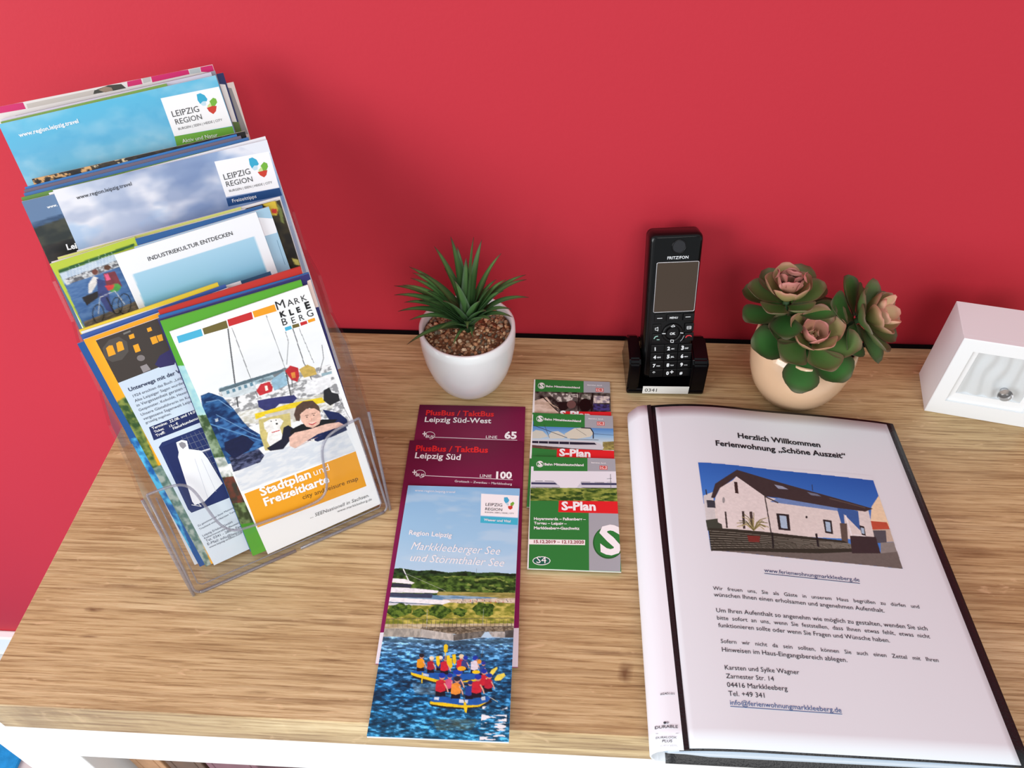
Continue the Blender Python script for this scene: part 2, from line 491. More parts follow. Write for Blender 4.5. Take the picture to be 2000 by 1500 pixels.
# ---- oak laminate
def oak():
    m = bpy.data.materials.new('oak_laminate'); m.use_nodes = True
    nt = m.node_tree; b = nt.nodes['Principled BSDF']; N = nt.nodes.new; K = nt.links.new
    tc = N('ShaderNodeTexCoord')
    def noise(scale, det, sx, sy, sz=1.0, dist=0.0, rough=0.6):
        mp = N('ShaderNodeMapping'); mp.inputs['Scale'].default_value = (sx, sy, sz); K(tc.outputs['Object'], mp.inputs[0])
        n = N('ShaderNodeTexNoise'); n.inputs['Scale'].default_value = scale; n.inputs['Detail'].default_value = det
        n.inputs['Distortion'].default_value = dist; n.inputs['Roughness'].default_value = rough
        K(mp.outputs[0], n.inputs['Vector']); return n.outputs['Fac']
    def ramp(src, stops):
        r = N('ShaderNodeValToRGB')
        while len(r.color_ramp.elements) < len(stops): r.color_ramp.elements.new(0.5)
        for e, (p, c) in zip(r.color_ramp.elements, stops): e.position = p; e.color = L4(c)
        K(src, r.inputs[0]); return r.outputs[0]
    def mix(kind, fac, a, b_):
        x = N('ShaderNodeMix'); x.data_type = 'RGBA'; x.blend_type = kind
        if isinstance(fac, float): x.inputs[0].default_value = fac
        else: K(fac, x.inputs[0])
        K(a, x.inputs[6]); K(b_, x.inputs[7]); return x.outputs[2]
    broad = ramp(noise(7, 3, 0.35, 2.2, 1, 0.4), [(0.30, (186, 154, 110)), (0.48, (212, 186, 140)), (0.66, (228, 206, 162))])
    # fine straight pores
    fine = ramp(noise(1.0, 4, 18, 520, 300, 0.2, 0.7), [(0.34, (150, 126, 98)), (0.46, (226, 216, 202)), (0.58, (255, 255, 255))])
    c = mix('MULTIPLY', 0.72, broad, fine)
    mid = ramp(noise(1.0, 5, 5, 230, 60, 0.5, 0.6), [(0.34, (176, 156, 136)), (0.50, (240, 236, 230)), (0.66, (255, 255, 255))])
    c = mix('MULTIPLY', 0.65, c, mid)
    # pale flecks across the grain
    fl = noise(1.0, 4, 38, 150, 40, 1.5, 0.5)
    mr = N('ShaderNodeMapRange'); mr.inputs[1].default_value = 0.64; mr.inputs[2].default_value = 0.74; mr.inputs[4].default_value = 0.5
    K(fl, mr.inputs[0])
    pale = N('ShaderNodeRGB'); pale.outputs[0].default_value = L4((232, 200, 156))
    c = mix('MIX', mr.outputs[0], c, pale.outputs[0])
    # knots: dark eyes with a smear, at fixed places on the board
    sep = N('ShaderNodeSeparateXYZ'); K(tc.outputs['Object'], sep.inputs[0])
    warpn = noise(1.0, 3, 60, 60, 10)
    dark = N('ShaderNodeRGB'); dark.outputs[0].default_value = L4((104, 70, 42))
    for (kx, ky, rx, ry, st) in KNOTS:
        def mth(op, a, b2):
            q = N('ShaderNodeMath'); q.operation = op
            for i, v in enumerate((a, b2)):
                if isinstance(v, (int, float)): q.inputs[i].default_value = v
                else: K(v, q.inputs[i])
            return q.outputs[0]
        wx = mth('MULTIPLY', mth('SUBTRACT', warpn, 0.5), 1.3)
        dx = mth('ADD', mth('DIVIDE', mth('SUBTRACT', sep.outputs[0], kx), rx), wx)
        dy = mth('ADD', mth('DIVIDE', mth('SUBTRACT', sep.outputs[1], ky), ry), wx)
        dd = mth('SQRT', mth('ADD', mth('MULTIPLY', dx, dx), mth('MULTIPLY', dy, dy)), 0)
        r = N('ShaderNodeMapRange'); r.inputs[1].default_value = 1.0; r.inputs[2].default_value = 0.15
        r.inputs[3].default_value = 0.0; r.inputs[4].default_value = st; K(dd, r.inputs[0])
        c = mix('MIX', r.outputs[0], c, dark.outputs[0])
    K(c, b.inputs['Base Color'])
    b.inputs['Roughness'].default_value = 0.42; b.inputs['Specular IOR Level'].default_value = 0.45
    bp = N('ShaderNodeBump'); bp.inputs['Strength'].default_value = 0.35; bp.inputs['Distance'].default_value = 0.0006
    K(noise(1.0, 5, 22, 700, 300, 0.3, 0.7), bp.inputs['Height']); K(bp.outputs[0], b.inputs['Normal'])
    return m
def tp(x, y):
    p = un(x, y); return p[0], p[1]
KNOTS = [(*tp(1222, 1312), 0.006, 0.010, 0.85), (*tp(1185, 1275), 0.030, 0.0022, 0.5), (*tp(183, 1190), 0.009, 0.003, 0.8),
         (*tp(174, 1243), 0.010, 0.0014, 0.7), (*tp(660, 1215), 0.010, 0.004, 0.35), (*tp(235, 905), 0.012, 0.006, 0.35),
         (*tp(240, 1145), 0.020, 0.0025, 0.5), (*tp(1900, 1080), 0.020, 0.006, 0.35), (*tp(1850, 1010), 0.03, 0.002, 0.4),
         (*tp(640, 1290), 0.020, 0.0016, 0.45), (*tp(470, 1413), 0.20, 0.0011, 0.42), (*tp(160, 1385), 0.2, 0.0012, 0.45),
         (*tp(1150, 1430), 0.12, 0.0012, 0.35)]
M_OAK = oak()

sb = empty('sideboard', (0.2, -0.15, FLOORZ), 'white sideboard with a wide oak-look top standing against the red wall', 'sideboard')
def child_box(name, c, s, m, parent, bevel=0.0, label=None):
    o = box_obj(name, (0, 0, 0), s, m, parent, bevel)
    o.location = Vector(c) - parent.location
    if label: o['label'] = label
    return o
XR = 0.86
bm = bmesh.new(); add_box(bm, ((XL + XR) / 2, (YB + YF) / 2, -TH / 2), (XR - XL, YB - YF, TH), 0.0008, 1)
top = link('tabletop', bm_mesh(bm, 'tabletop'), M_OAK, sb); top.location = -Vector(sb.location)
top['label'] = 'oak-look laminate top with fine grain and small knots'
BX0, BX1 = XL - 0.028, XR - 0.004
RZ = -0.108
child_box('side_panel', (BX0 + 0.029, (YB + YF) / 2, (-TH + FLOORZ) / 2), (0.058, YB - YF - 0.004, -FLOORZ - TH), M_WHITE, sb, 0.0008)
child_box('side_panel', (BX1 - 0.024, (YB + YF) / 2, (-TH + FLOORZ) / 2), (0.048, YB - YF - 0.004, -FLOORZ - TH), M_WHITE, sb, 0.0008)
child_box('top_rail', ((BX0 + BX1) / 2 + 0.005, YF + 0.03, (-TH + RZ) / 2 - 0.0004), (BX1 - BX0 - 0.1062, 0.056, -RZ - TH - 0.001), M_WHITE, sb, 0.0006)
child_box('back_panel', ((BX0 + BX1) / 2, YB - 0.012, (-TH + FLOORZ) / 2), (BX1 - BX0 - 0.098, 0.008, -FLOORZ - TH - 0.002), M_WHITE, sb)
child_box('bottom_panel', ((BX0 + BX1) / 2, (YB + YF) / 2 - 0.01, FLOORZ + 0.05), (BX1 - BX0 - 0.098, 0.36, 0.03), M_WHITE, sb)
child_box('shelf', ((BX0 + BX1) / 2, (YB + YF) / 2 - 0.01, -0.45), (BX1 - BX0 - 0.098, 0.36, 0.022), M_WHITE, sb)
# things in the open front, only their upper edges show under the rail
M_KRAFT = mat('brown_card', (176, 134, 98), 0.7, noise=0.12, nscale=40)
M_DARKW = mat('dark_wood', (92, 66, 48), 0.5, noise=0.2, nscale=30)
M_PLUM = mat('plum_card', (120, 82, 92), 0.6, noise=0.1, nscale=30)
def crate(name, x0, x1, z1, m, label, cat):
    e = empty(name, ((x0 + x1) / 2, YF + 0.12, -0.438), label, cat)
    w = x1 - x0; h = z1 + 0.438; d = 0.2; t = 0.006
    box_obj('base', (0, 0, t / 2), (w, d, t), m, e)
    for sx in (-1, 1): box_obj('side', (sx * (w / 2 - t / 2), 0, h / 2 + t / 2), (t, d, h - t), m, e, 0.001)
    for sy in (-1, 1): box_obj('front' if sy < 0 else 'back', (0, sy * (d / 2 - t / 2), h / 2 + t / 2), (w - 2 * t, t, h - t), m, e, 0.001)
crate('storage_box', -0.350, -0.322, -0.125, M_KRAFT, 'light brown card box on the shelf at the far left under the top', 'box')
crate('storage_box', -0.318, -0.285, -0.128, M_DARKW, 'dark brown box beside the light brown box on the shelf', 'box')
crate('storage_box', -0.281, -0.235, -0.122, M_PLUM, 'plum coloured box right of the dark brown box on the shelf', 'box')
# blue rug on the floor
re_ = child_box('rear_gap_shade', ((XL + XR) / 2, YB + 0.0038, -0.004), (XR - XL, 0.0070, 0.006), mat('gap_shade_black', (10, 9, 10), 0.8, 0.1), sb, 0.0005, 'thin black strip added as the shade in the gap behind the top')  # added black strip imitating the shade in the gap between top and wall
bm = bmesh.new(); add_box(bm, (0, 0, 0.005), (0.75, 0.9, 0.01), 0.004, 2)
rug = link('floor_rug', bm_mesh(bm, 'floor_rug'), mat('blue_rug', (40, 140, 205), 0.9, 0.1, noise=0.08, nscale=60, bump=0.5, bscale=400)); rg = un(-60, 1475, (0, 0, FLOORZ)); rug.location = (rg[0] - 0.28, rg[1] - 0.30, FLOORZ)
tag(rug, 'bright blue rug on the floor left of the sideboard', 'rug')

# ================================================================== FLAT LEAFLETS ON THE TABLE
def flat_sheet4(TL, TR, BR, BL, z, h=None):
    """rectangle that fits all four measured corners best"""
    P = [un(*q, (0, 0, z)) for q in (TL, TR, BR, BL)]
    d = (P[1] - P[0]) + (P[2] - P[3]); e = (P[1] - P[2]) + (P[0] - P[3])
    lw, lh = np.linalg.norm(d) / 2, np.linalg.norm(e) / 2
    an = (math.atan2(d[1], d[0]) * lw + (math.atan2(e[1], e[0]) - math.pi / 2) * lh) / (lw + lh)
    u = np.array([math.cos(an), math.sin(an), 0]); v = np.cross((0, 0, 1), u); c = sum(P) / 4
    O = c - u * lw / 2 + v * lh / 2
    return Sheet(O, u, v, lw, h or lh)
def flat_sheet(TL, TR, BL, z, w=None, h=None):
    """sheet lying on the table, surface at height z"""
    A, B, D = un(*TL, (0, 0, z)), un(*TR, (0, 0, z)), un(*BL, (0, 0, z))
    u = (B - A); W = np.hypot(*u[:2]); u = u / W; v = np.cross((0, 0, 1), u); H = -(D - A) @ v
    return Sheet(A, u, v, w or W, h or H)
def place(name, sh, t, front, label, cat, group=None, edge=(232, 232, 230), back=None, sheets=None, m=None):
    me = paper_block(name, sh.w, sh.h, t, front, edge=edge, back=back, sheets=sheets)
    o = link(name, me, m or M_PRINT); o.matrix_world = sh.M()
    tag(o, label, cat, group)
    sh.build(o, Matrix.Identity(4))
    return o
RED, WHT, MAR, GRN, GREY = (226, 40, 44), (248, 248, 248), (112, 24, 60), (46, 128, 60), (166, 170, 176)
c5 = crop(700, 740, 3.636); c6 = crop(700, 1080, 3.636)
def bus_logo(sh, c, x, y, k=1.0):
    sh.text('BUS', *c(x + 22 * k, y + 40 * k, x + 78 * k, y + 44 * k), WHT, 0.02)
    sh.line(c(x, y + 12 * k, x + 30 * k, y + 14 * k), 2.0, WHT); sh.line(c(x + 15 * k, y - 4 * k, x + 14 * k, y + 30 * k), 2.0, WHT)
    pts = [(x + 52 * k + 36 * k * math.cos(t), y + 24 * k + 26 * k * math.sin(t)) for t in np.linspace(-2.6, 1.6, 12)]
    sh.line(c(*[q for p in pts for q in p]), 0.9, WHT)

# --- bus timetable 65 (under)
s = flat_sheet4((818.5, 790), (1028.5, 795), (1017, 1010), (787, 1008), 0.0016)
s.h = 0.21
cv = s.canvas(res=0.0012)
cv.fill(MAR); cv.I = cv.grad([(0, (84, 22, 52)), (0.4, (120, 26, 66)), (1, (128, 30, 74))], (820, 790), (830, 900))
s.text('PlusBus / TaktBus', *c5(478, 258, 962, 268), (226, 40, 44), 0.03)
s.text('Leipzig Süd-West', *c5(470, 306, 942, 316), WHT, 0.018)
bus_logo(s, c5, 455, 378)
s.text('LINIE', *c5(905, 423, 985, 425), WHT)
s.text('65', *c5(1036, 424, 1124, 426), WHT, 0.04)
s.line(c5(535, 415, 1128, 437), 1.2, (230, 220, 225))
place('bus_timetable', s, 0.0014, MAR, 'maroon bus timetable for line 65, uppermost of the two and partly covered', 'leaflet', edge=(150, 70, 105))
# --- bus timetable 100
s = flat_sheet4((797, 857), (1021.5, 866.5), (1012, 1303), (738, 1296), 0.0032)
cv = s.canvas(res=0.0012); cv.fill(MAR)
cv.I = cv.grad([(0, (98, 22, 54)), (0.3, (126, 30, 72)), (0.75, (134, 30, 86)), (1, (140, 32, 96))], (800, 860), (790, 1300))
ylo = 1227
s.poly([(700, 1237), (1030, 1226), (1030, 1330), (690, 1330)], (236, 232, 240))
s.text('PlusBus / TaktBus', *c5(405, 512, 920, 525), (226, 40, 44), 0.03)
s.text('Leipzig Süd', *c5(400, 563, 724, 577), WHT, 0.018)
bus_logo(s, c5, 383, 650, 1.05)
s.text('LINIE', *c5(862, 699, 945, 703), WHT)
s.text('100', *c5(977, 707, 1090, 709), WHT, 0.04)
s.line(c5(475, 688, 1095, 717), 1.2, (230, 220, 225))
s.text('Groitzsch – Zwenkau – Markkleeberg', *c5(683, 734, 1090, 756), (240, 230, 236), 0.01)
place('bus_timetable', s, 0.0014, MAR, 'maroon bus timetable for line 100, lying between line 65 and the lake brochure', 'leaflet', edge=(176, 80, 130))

# --- lake brochure (front, blue)
s = flat_sheet4((795, 944), (1012.5, 958), (997, 1450), (720, 1437), 0.0062)
R = 0.0004
cv = s.canvas(res=R)
cv.fill((160, 204, 234))
cv.I = cv.grad([(0, (142, 194, 232)), (0.6, (160, 206, 236)), (1, (182, 216, 238))], (900, 950), (880, 1115))
cv.blot(None, (196, 222, 238), 0.04, 0.012, 3, 0.55, 0.15, 0.5)
n = cv.noise(0.004, 0.0013, 11, 4); n2 = cv.noise(0.02, 0.02, 5, 3)
# far woods
cv.mottle(c6(60, 112, 180, 118, 300, 108, 420, 128, 520, 122, 640, 140, 760, 130, 850, 142, 960, 138, 1080, 148, 1180, 142, 1180, 300, 60, 300), (24, 52, 22), (94, 128, 52), 0.0035, 0.0026, 21, 0.3, 0.7)
cv.mottle(c6(60, 112, 180, 118, 300, 108, 420, 128, 520, 122, 640, 140, 760, 130, 850, 142, 960, 138, 1080, 148, 1180, 142, 1180, 165, 60, 160), (16, 40, 24), (50, 84, 44), 0.003, 0.002, 22, 0.3, 0.7)
cv.blot(c6(600, 160, 1180, 180, 1180, 290, 600, 280), (150, 166, 84), 0.006, 0.002, 8, 0.62, 0.05, 0.8)
# meadow, beach, far water
cv.mottle(c6(560, 275, 1180, 285, 1180, 330, 560, 310), (132, 128, 66), (178, 166, 96), 0.006, 0.0015, 23)
cv.mottle(c6(60, 296, 700, 302, 1000, 318, 700, 350, 60, 380), (96, 138, 170), (150, 182, 204), 0.005, 0.001, 24)
cv.mottle(c6(600, 330, 1180, 318, 1180, 372, 600, 372), (226, 212, 190), (190, 176, 150), 0.002, 0.001, 25)
cv.mottle(c6(60, 340, 620, 372, 620, 400, 60, 412), (222, 226, 232), (200, 208, 214), 0.006, 0.001, 27)
# near green
cv.mottle(c6(60, 372, 500, 372, 600, 350, 740, 358, 900, 348, 1180, 360, 1180, 520, 60, 530), (112, 124, 40), (206, 194, 98), 0.004, 0.002, 26, 0.3, 0.7)
for k, (x, y, rx, ry) in enumerate([(280, 410, 75, 50), (430, 425, 50, 28), (575, 415, 80, 45), (720, 420, 50, 30), (890, 400, 75, 50), (340, 400, 40, 35)]):
    pts = [(x + rx * math.cos(t) * (1 + .15 * math.sin(5 * t + k)), y + ry * math.sin(t) * (1 + .2 * math.sin(4 * t + k))) for t in np.linspace(0, 6.28, 18, endpoint=False)]
    cv.mottle(c6(*[q for p in pts for q in p]), (30, 62, 20), (104, 134, 50), 0.002, 0.0016, 30 + k, 0.3, 0.7)
cv.mottle(c6(60, 505, 1180, 500, 1180, 545, 60, 545), (206, 196, 166), (176, 160, 120), 0.006, 0.001, 40)
cv.mottle(c6(440, 530, 1180, 520, 1180, 560, 880, 560, 760, 580, 440, 560), (88, 80, 64), (150, 140, 118), 0.0015, 0.001, 41)
cv.mottle(c6(60, 535, 445, 538, 445, 600, 60, 598), (150, 150, 140), (186, 184, 170), 0.002, 0.004, 42)
cv.mottle(c6(445, 540, 675, 575, 675, 622, 445, 605), (176, 176, 168), (206, 204, 194), 0.002, 0.004, 43)
cv.mottle(c6(675, 580, 905, 552, 870, 600, 675, 624), (88, 88, 82), (124, 122, 112), 0.002, 0.003, 44)
cv.mottle(c6(925, 562, 1040, 560, 1040, 602, 950, 595), (196, 194, 186), (160, 158, 150), 0.002, 0.003, 45)
cv.mottle(c6(1040, 552, 1112, 545, 1112, 602, 1040, 602), (70, 72, 70), (100, 100, 96), 0.002, 0.003, 46)
# water
W = c6(20, 590, 445, 600, 670, 626, 880, 602, 1180, 604, 1180, 1400, -40, 1400)
m = cv.mask(W)
g = cv.grad([(0, (104, 152, 190)), (0.25, (48, 122, 180)), (0.55, (28, 104, 156)), (1, (36, 118, 160))], c6(600, 600)[0], c6(560, 1340)[0])
rip = np.clip((cv.noise(0.0034, 0.0012, 51, 4) - 0.3) / 0.4, 0, 1)[..., None]
big = np.clip((cv.noise(0.02, 0.007, 52, 3) - 0.3) / 0.4, 0, 1)[..., None]
wc = g * (0.50 + 0.75 * rip) * (0.85 + 0.3 * big) + np.clip(rip - 0.72, 0, 1) * np.array([190, 200, 200])
cv.I = cv.I * (1 - m[..., None]) + wc * m[..., None]
cv.mottle(c6(60, 600, 670, 628, 1180, 606, 1180, 640, 670, 650, 60, 622), (36, 70, 90), (80, 120, 140), 0.006, 0.001, 53, alpha=0.7)
cv.blot(c6(880, 1090, 1060, 1090, 1040, 1330, 860, 1330), (240, 246, 250), 0.007, 0.0015, 54, 0.52, 0.08)
cv.mottle(c6(520, 1180, 860, 1180, 800, 1260, 560, 1260), (80, 96, 90), (150, 140, 90), 0.006, 0.0014, 55, alpha=0.35)
cv.mottle(c6(380, 920, 600, 930, 560, 1010, 400, 1000), (70, 80, 90), (190, 200, 200), 0.006, 0.0014, 56, alpha=0.4)
# writing
s.text('www.region.leipzig.travel', *c5(400, 800, 686, 812), WHT)
s.poly(c5(872, 815, 1140, 830, 1132, 985, 868, 970), (250, 250, 250))
s.poly(c5(868, 976, 1133, 990, 1131, 1038, 866, 1022), (66, 186, 214))
s.text('Wasser und Vital', *c5(890, 1008, 1080, 1020), WHT, 0.02)
s.text('LEIPZIG', *c5(902, 902, 1020, 908), (70, 70, 74))
s.text('REGION', *c5(900, 934, 1020, 940), (70, 70, 74))
s.text('BURGEN | SEEN | HEIDE | CITY', *c5(898, 952, 1104, 962), (90, 90, 94))
def petals(sh, c, P, k=1.0):
    """the three-petal mark: blue, green and red leaves"""
    for pts, colr in P: sh.poly(c(*pts), colr)
petals(s, c5, [((1034, 842, 1058, 840, 1072, 862, 1062, 880, 1046, 884, 1034, 866), (72, 176, 214)), ((1046, 884, 1062, 876, 1070, 896, 1058, 900), (190, 222, 236)),
               ((1080, 884, 1098, 872, 1108, 882, 1098, 902, 1080, 900), (126, 182, 70)), ((1062, 904, 1094, 900, 1094, 920, 1078, 930, 1064, 920), (206, 66, 54))])
s.text('Region Leipzig', *c5(358, 1106, 662, 1128), WHT, 0.02)
s.text('Markkleeberger See', *c5(372, 1212, 1000, 1250), WHT, 0.0, 1.15, 0.28)
s.text('und Störmthaler See', *c5(362, 1294, 1028, 1334), WHT, 0.0, 1.1, 0.28)
# white ship
s.paint(cv, 0.10)
s.poly(c6(232, 208, 240, 180, 330, 185, 400, 212, 380, 222), WHT)
s.poly(c6(240, 214, 376, 222, 372, 248, 240, 240), (50, 56, 70))
s.poly(c6(150, 240, 390, 250, 570, 268, 560, 285, 150, 280), (240, 242, 246))
s.poly(c6(150, 282, 530, 290, 520, 322, 150, 310), (60, 72, 96))
s.poly(c6(150, 312, 640, 336, 655, 348, 600, 366, 150, 342), (246, 248, 250))
s.line(c6(205, 350, 600, 370), 1.0, (60, 70, 90))
s.line(c6(318, 112, 358, 200), 2.2, (240, 244, 246)); s.line(c6(345, 150, 615, 268), 0.6, (200, 204, 190)); s.line(c6(305, 125, 340, 160), 1.4, (40, 44, 50))
rnd = random.Random(5)
for i in range(26):
    x = rnd.uniform(690, 1090); y = rnd.uniform(325, 350)
    s.line(c6(x, y, x + 2, y + rnd.uniform(8, 16)), 1.0, rnd.choice([(200, 80, 70), (60, 80, 130), (40, 40, 44), (230, 226, 220)]))
# railing along the quay
s.line(c6(120, 470, 440, 466), 0.8, (70, 72, 70)); s.line(c6(450, 472, 1100, 462), 0.9, (70, 70, 64)); s.line(c6(450, 530, 1100, 520), 0.9, (80, 78, 70))
for i in range(22):
    x = 460 + i * 30; s.line(c6(x, 472, x - 4, 530), 0.7, (74, 72, 66))
for i in range(7):
    x = 215 + i * 34; s.line(c6(x, 468, x - 4, 532), 0.5, (110, 112, 104))
s.line(c6(490, 400, 484, 540), 0.7, (190, 196, 196)); s.line(c6(888, 395, 884, 520), 0.6, (180, 186, 186)); s.line(c6(840, 110, 838, 150), 0.5, (110, 120, 130))
# the two rafts with their crews
BL_, YEL = (30, 96, 178), (240, 206, 36)
def raft(pts_low, pts_top):
    s.poly(c6(*pts_low), YEL); s.poly(c6(*pts_top), BL_)
s.poly(c6(370, 862, 420, 880, 600, 925, 800, 925, 925, 890, 925, 905, 800, 940, 590, 935, 400, 892), (40, 44, 50))
raft((372, 846, 410, 856, 560, 900, 740, 912, 920, 880, 920, 892, 800, 916, 640, 922, 540, 916, 420, 882, 375, 866), (374, 848, 408, 832, 560, 852, 700, 862, 860, 850, 905, 826, 925, 868, 820, 898, 700, 900, 560, 896, 440, 866))
s.poly(c6(452, 852, 500, 862, 500, 880, 455, 870), (200, 214, 226))
def crew(x, y, vest, helm, sz=1.0, arm=True, hx=None):
    s.poly(c6(x - 26 * sz, y + 26 * sz, x + 26 * sz, y + 26 * sz, x + 30 * sz, y + 58 * sz, x - 28 * sz, y + 58 * sz), (26, 28, 40))
    s.poly(c6(x - 24 * sz, y - 28 * sz, x + 10 * sz, y - 40 * sz, x + 30 * sz, y - 22 * sz, x + 30 * sz, y + 26 * sz, x, y + 36 * sz, x - 28 * sz, y + 28 * sz), vest)
    if arm: s.line(c6(x + 22 * sz, y - 16 * sz, x + 38 * sz, y + 14 * sz, x + 44 * sz, y + 36 * sz), 2.2 * sz, (224, 176, 150))
    hx = x + 10 * sz if hx is None else hx
    s.ell(*c6(hx, y - 52 * sz)[0], 4.6 * sz, 4.8 * sz, (206, 150, 122)); s.ell(*c6(hx, y - 60 * sz)[0], 5.4 * sz, 4.2 * sz, helm)
VR = (206, 44, 60)
for x, y, v, h, sz in ((440, 785, (236, 160, 40), (40, 40, 46), .95), (512, 800, (170, 40, 56), (236, 224, 196), .9), (575, 790, (40, 60, 130), (236, 230, 210), .8), (610, 805, VR, (34, 56, 150), 1.0),
                       (722, 790, VR, (230, 214, 176), .95), (752, 790, (60, 70, 130), (28, 56, 150), .8), (822, 800, (226, 222, 232), (34, 60, 170), .95), (880, 830, (40, 80, 150), (40, 60, 160), .8)):
    crew(x, y, v, h, sz)
for x, y in ((566, 775), (640, 770), (682, 762), (655, 790)): s.poly(c6(x - 16, y - 40, x + 8, y - 44, x + 14, y + 10, x + 2, y + 34, x - 12, y + 14), YEL)
s.poly(c6(608, 655, 622, 646, 636, 658, 632, 700, 616, 712, 606, 696), YEL); s.line(c6(619, 700, 616, 760), 1.2, YEL)
s.ell(*c6(735, 820)[0], 8, 4.2, (240, 190, 40)); s.ell(*c6(836, 846)[0], 8, 3.6, YEL); s.line(c6(872, 738, 888, 676), 1.0, (90, 90, 80)); s.line(c6(455, 850, 450, 925), 2.2, YEL)
s.ell(*c6(858, 772)[0], 4.5, 4.5, (220, 150, 60))
for a in ((925, 870, 945, 830, 985, 808, 988, 822, 960, 860, 935, 882), (965, 896, 985, 866, 1035, 852, 1045, 872, 1010, 905, 970, 908)): s.poly(c6(*a), (240, 222, 90))
s.poly(c6(500, 1074, 540, 1060, 750, 1090, 940, 1040, 950, 1058, 860, 1098, 760, 1112, 620, 1104, 520, 1088), (34, 40, 46))
raft((506, 1062, 520, 1044, 600, 1058, 745, 1080, 860, 1072, 905, 1048, 930, 1048, 860, 1092, 750, 1100, 620, 1090, 512, 1074), (510, 1052, 540, 1022, 620, 1022, 700, 1034, 800, 1040, 910, 1016, 948, 1020, 920, 1056, 850, 1080, 740, 1082, 600, 1062, 540, 1060))
s.poly(c6(540, 1022, 575, 1024, 570, 1046, 536, 1042), (206, 220, 230)); s.poly(c6(716, 1040, 780, 1044, 776, 1068, 714, 1064), (214, 226, 236)); s.poly(c6(868, 1024, 900, 1018, 902, 1044, 876, 1048), (206, 220, 230))
for x, y, v, h, sz in ((640, 930, (214, 90, 130), (34, 60, 160), 1.0), (700, 915, (60, 66, 110), (26, 56, 160), 1.15), (882, 905, VR, (28, 60, 170), 1.1), (922, 930, (190, 40, 60), (30, 60, 160), 1.0), (582, 945, VR, (28, 60, 170), 1.25), (785, 980, (36, 70, 150), (30, 50, 120), 1.0), (838, 955, VR, (28, 60, 170), 1.25)):
    crew(x, y, v, h, sz)
crew(690, 965, (236, 150, 60), (40, 44, 60), 1.2)
s.ell(*c6(706, 846)[0], 10, 5, (26, 66, 176)); s.ell(*c6(730, 822)[0], 8, 4.4, (240, 176, 40)); s.ell(*c6(762, 745)[0], 4.4, 4.2, (28, 60, 170)); s.ell(*c6(826, 748)[0], 4.6, 4.0, (28, 60, 170))
s.line(c6(742, 1000, 756, 1070), 1.3, (60, 60, 50)); s.poly(c6(748, 1060, 762, 1060, 774, 1100, 768, 1136, 756, 1132, 748, 1100), YEL); s.line(c6(925, 1020, 990, 1058), 1.1, (214, 206, 176))
s.paint()
place('lake_brochure', s, 0.0028, (60, 130, 180), 'light blue lake brochure with rafters on water, front of the middle column', 'brochure', edge=(236, 238, 242), sheets=4)

# --- the three green rail timetables, overlapping
c7 = crop(1020, 730, 3.752)
def splan(TL, TR, z, yoff):
    s = flat_sheet(TL, TR, (TL[0] - 6, TL[1] + 200), z); s.h = 0.1075
    return s
def s_head(s, c, x0, xm, x1, y0, y1, dy):
    """header of the rail timetables: green band, grey corner, round S, lettering, red-edged badge"""
    pass
def rail(sh, y, x0, xm, x1, dy, yh, bandtxt, plan_y, plan_x, pic, tilt):
    """all coordinates in crop c7"""
    t = lambda x: (x - x0) * tilt
    sh.poly(c7(x0 + 8, y - 30, xm, y - 20 + t(xm), xm, yh + t(xm), x0 + 8, yh), GRN)
    sh.poly(c7(xm, y - 30 + t(xm), x1 + 20, y - 30 + t(x1), x1 + 20, yh + t(x1), xm, yh + t(xm)), GREY)
    cy = y + dy
    cx, cyy = c7(x0 + 55, cy)[0]
    sh.ell(cx, cyy, 7.0, 6.2, WHT, 20); sh.ell(cx, cyy, 6.0, 5.3, GRN, 20)
    sh.text('S', *c7(x0 + 40, cy + 15, x0 + 72, cy + 16), WHT, 0.05)
    sh.text('Bahn Mitteldeutschland', *c7(x0 + 88, cy + 10 + t(x0 + 88) * .3, xm - 28, cy + 14 + t(xm)), WHT, 0.03)
    sh.text('Betrieben durch', *c7(xm + 28, cy - 8 + t(xm), xm + 135, cy - 4 + t(xm)), WHT, 0.02)
    a, b = xm + 92, xm + 142; q = cy + 12 + t(xm)
    sh.poly(c7(a - 3, q - 3, b + 3, q - 1, b + 3, q + 27, a - 3, q + 25), (216, 60, 50)); sh.poly(c7(a + 1, q + 1, b - 1, q + 2, b - 1, q + 23, a + 1, q + 21), (240, 236, 230))
    sh.text('DB', *c7(a + 6, q + 19, b - 6, q + 20), (216, 60, 50), 0.04)
WB = (244, 244, 242)
# topmost
s = splan((1043, 741), (1191, 746), 0.0012, 0)
cv = s.canvas(c7(80, 118, 660, 118, 660, 320, 80, 320), 0.0005)
cv.mottle(None, (24, 22, 22), (120, 112, 104), 0.004, 0.005, 61, 0.3, 0.75)
cv.mottle(c7(80, 200, 180, 170, 270, 290, 80, 300), (196, 172, 150), (226, 206, 188), 0.006, 0.004, 62)
cv.mottle(c7(190, 140, 420, 150, 410, 200, 260, 205), (214, 210, 200), (90, 84, 80), 0.0022, 0.003, 63, 0.4, 0.6)
cv.mottle(c7(525, 160, 640, 165, 640, 215, 520, 215), (226, 216, 204), (150, 140, 150), 0.003, 0.003, 64, 0.4, 0.6)
cv.mottle(c7(520, 220, 640, 225, 640, 272, 520, 270), (70, 66, 130), (40, 36, 60), 0.003, 0.002, 65, 0.4, 0.6)
cv.mottle(c7(440, 150, 500, 150, 500, 190, 430, 185), (200, 196, 186), (110, 110, 100), 0.003, 0.003, 66)
rail(s, 60, 86, 450, 640, 28, 130, '', 0, 0, None, 0.02)
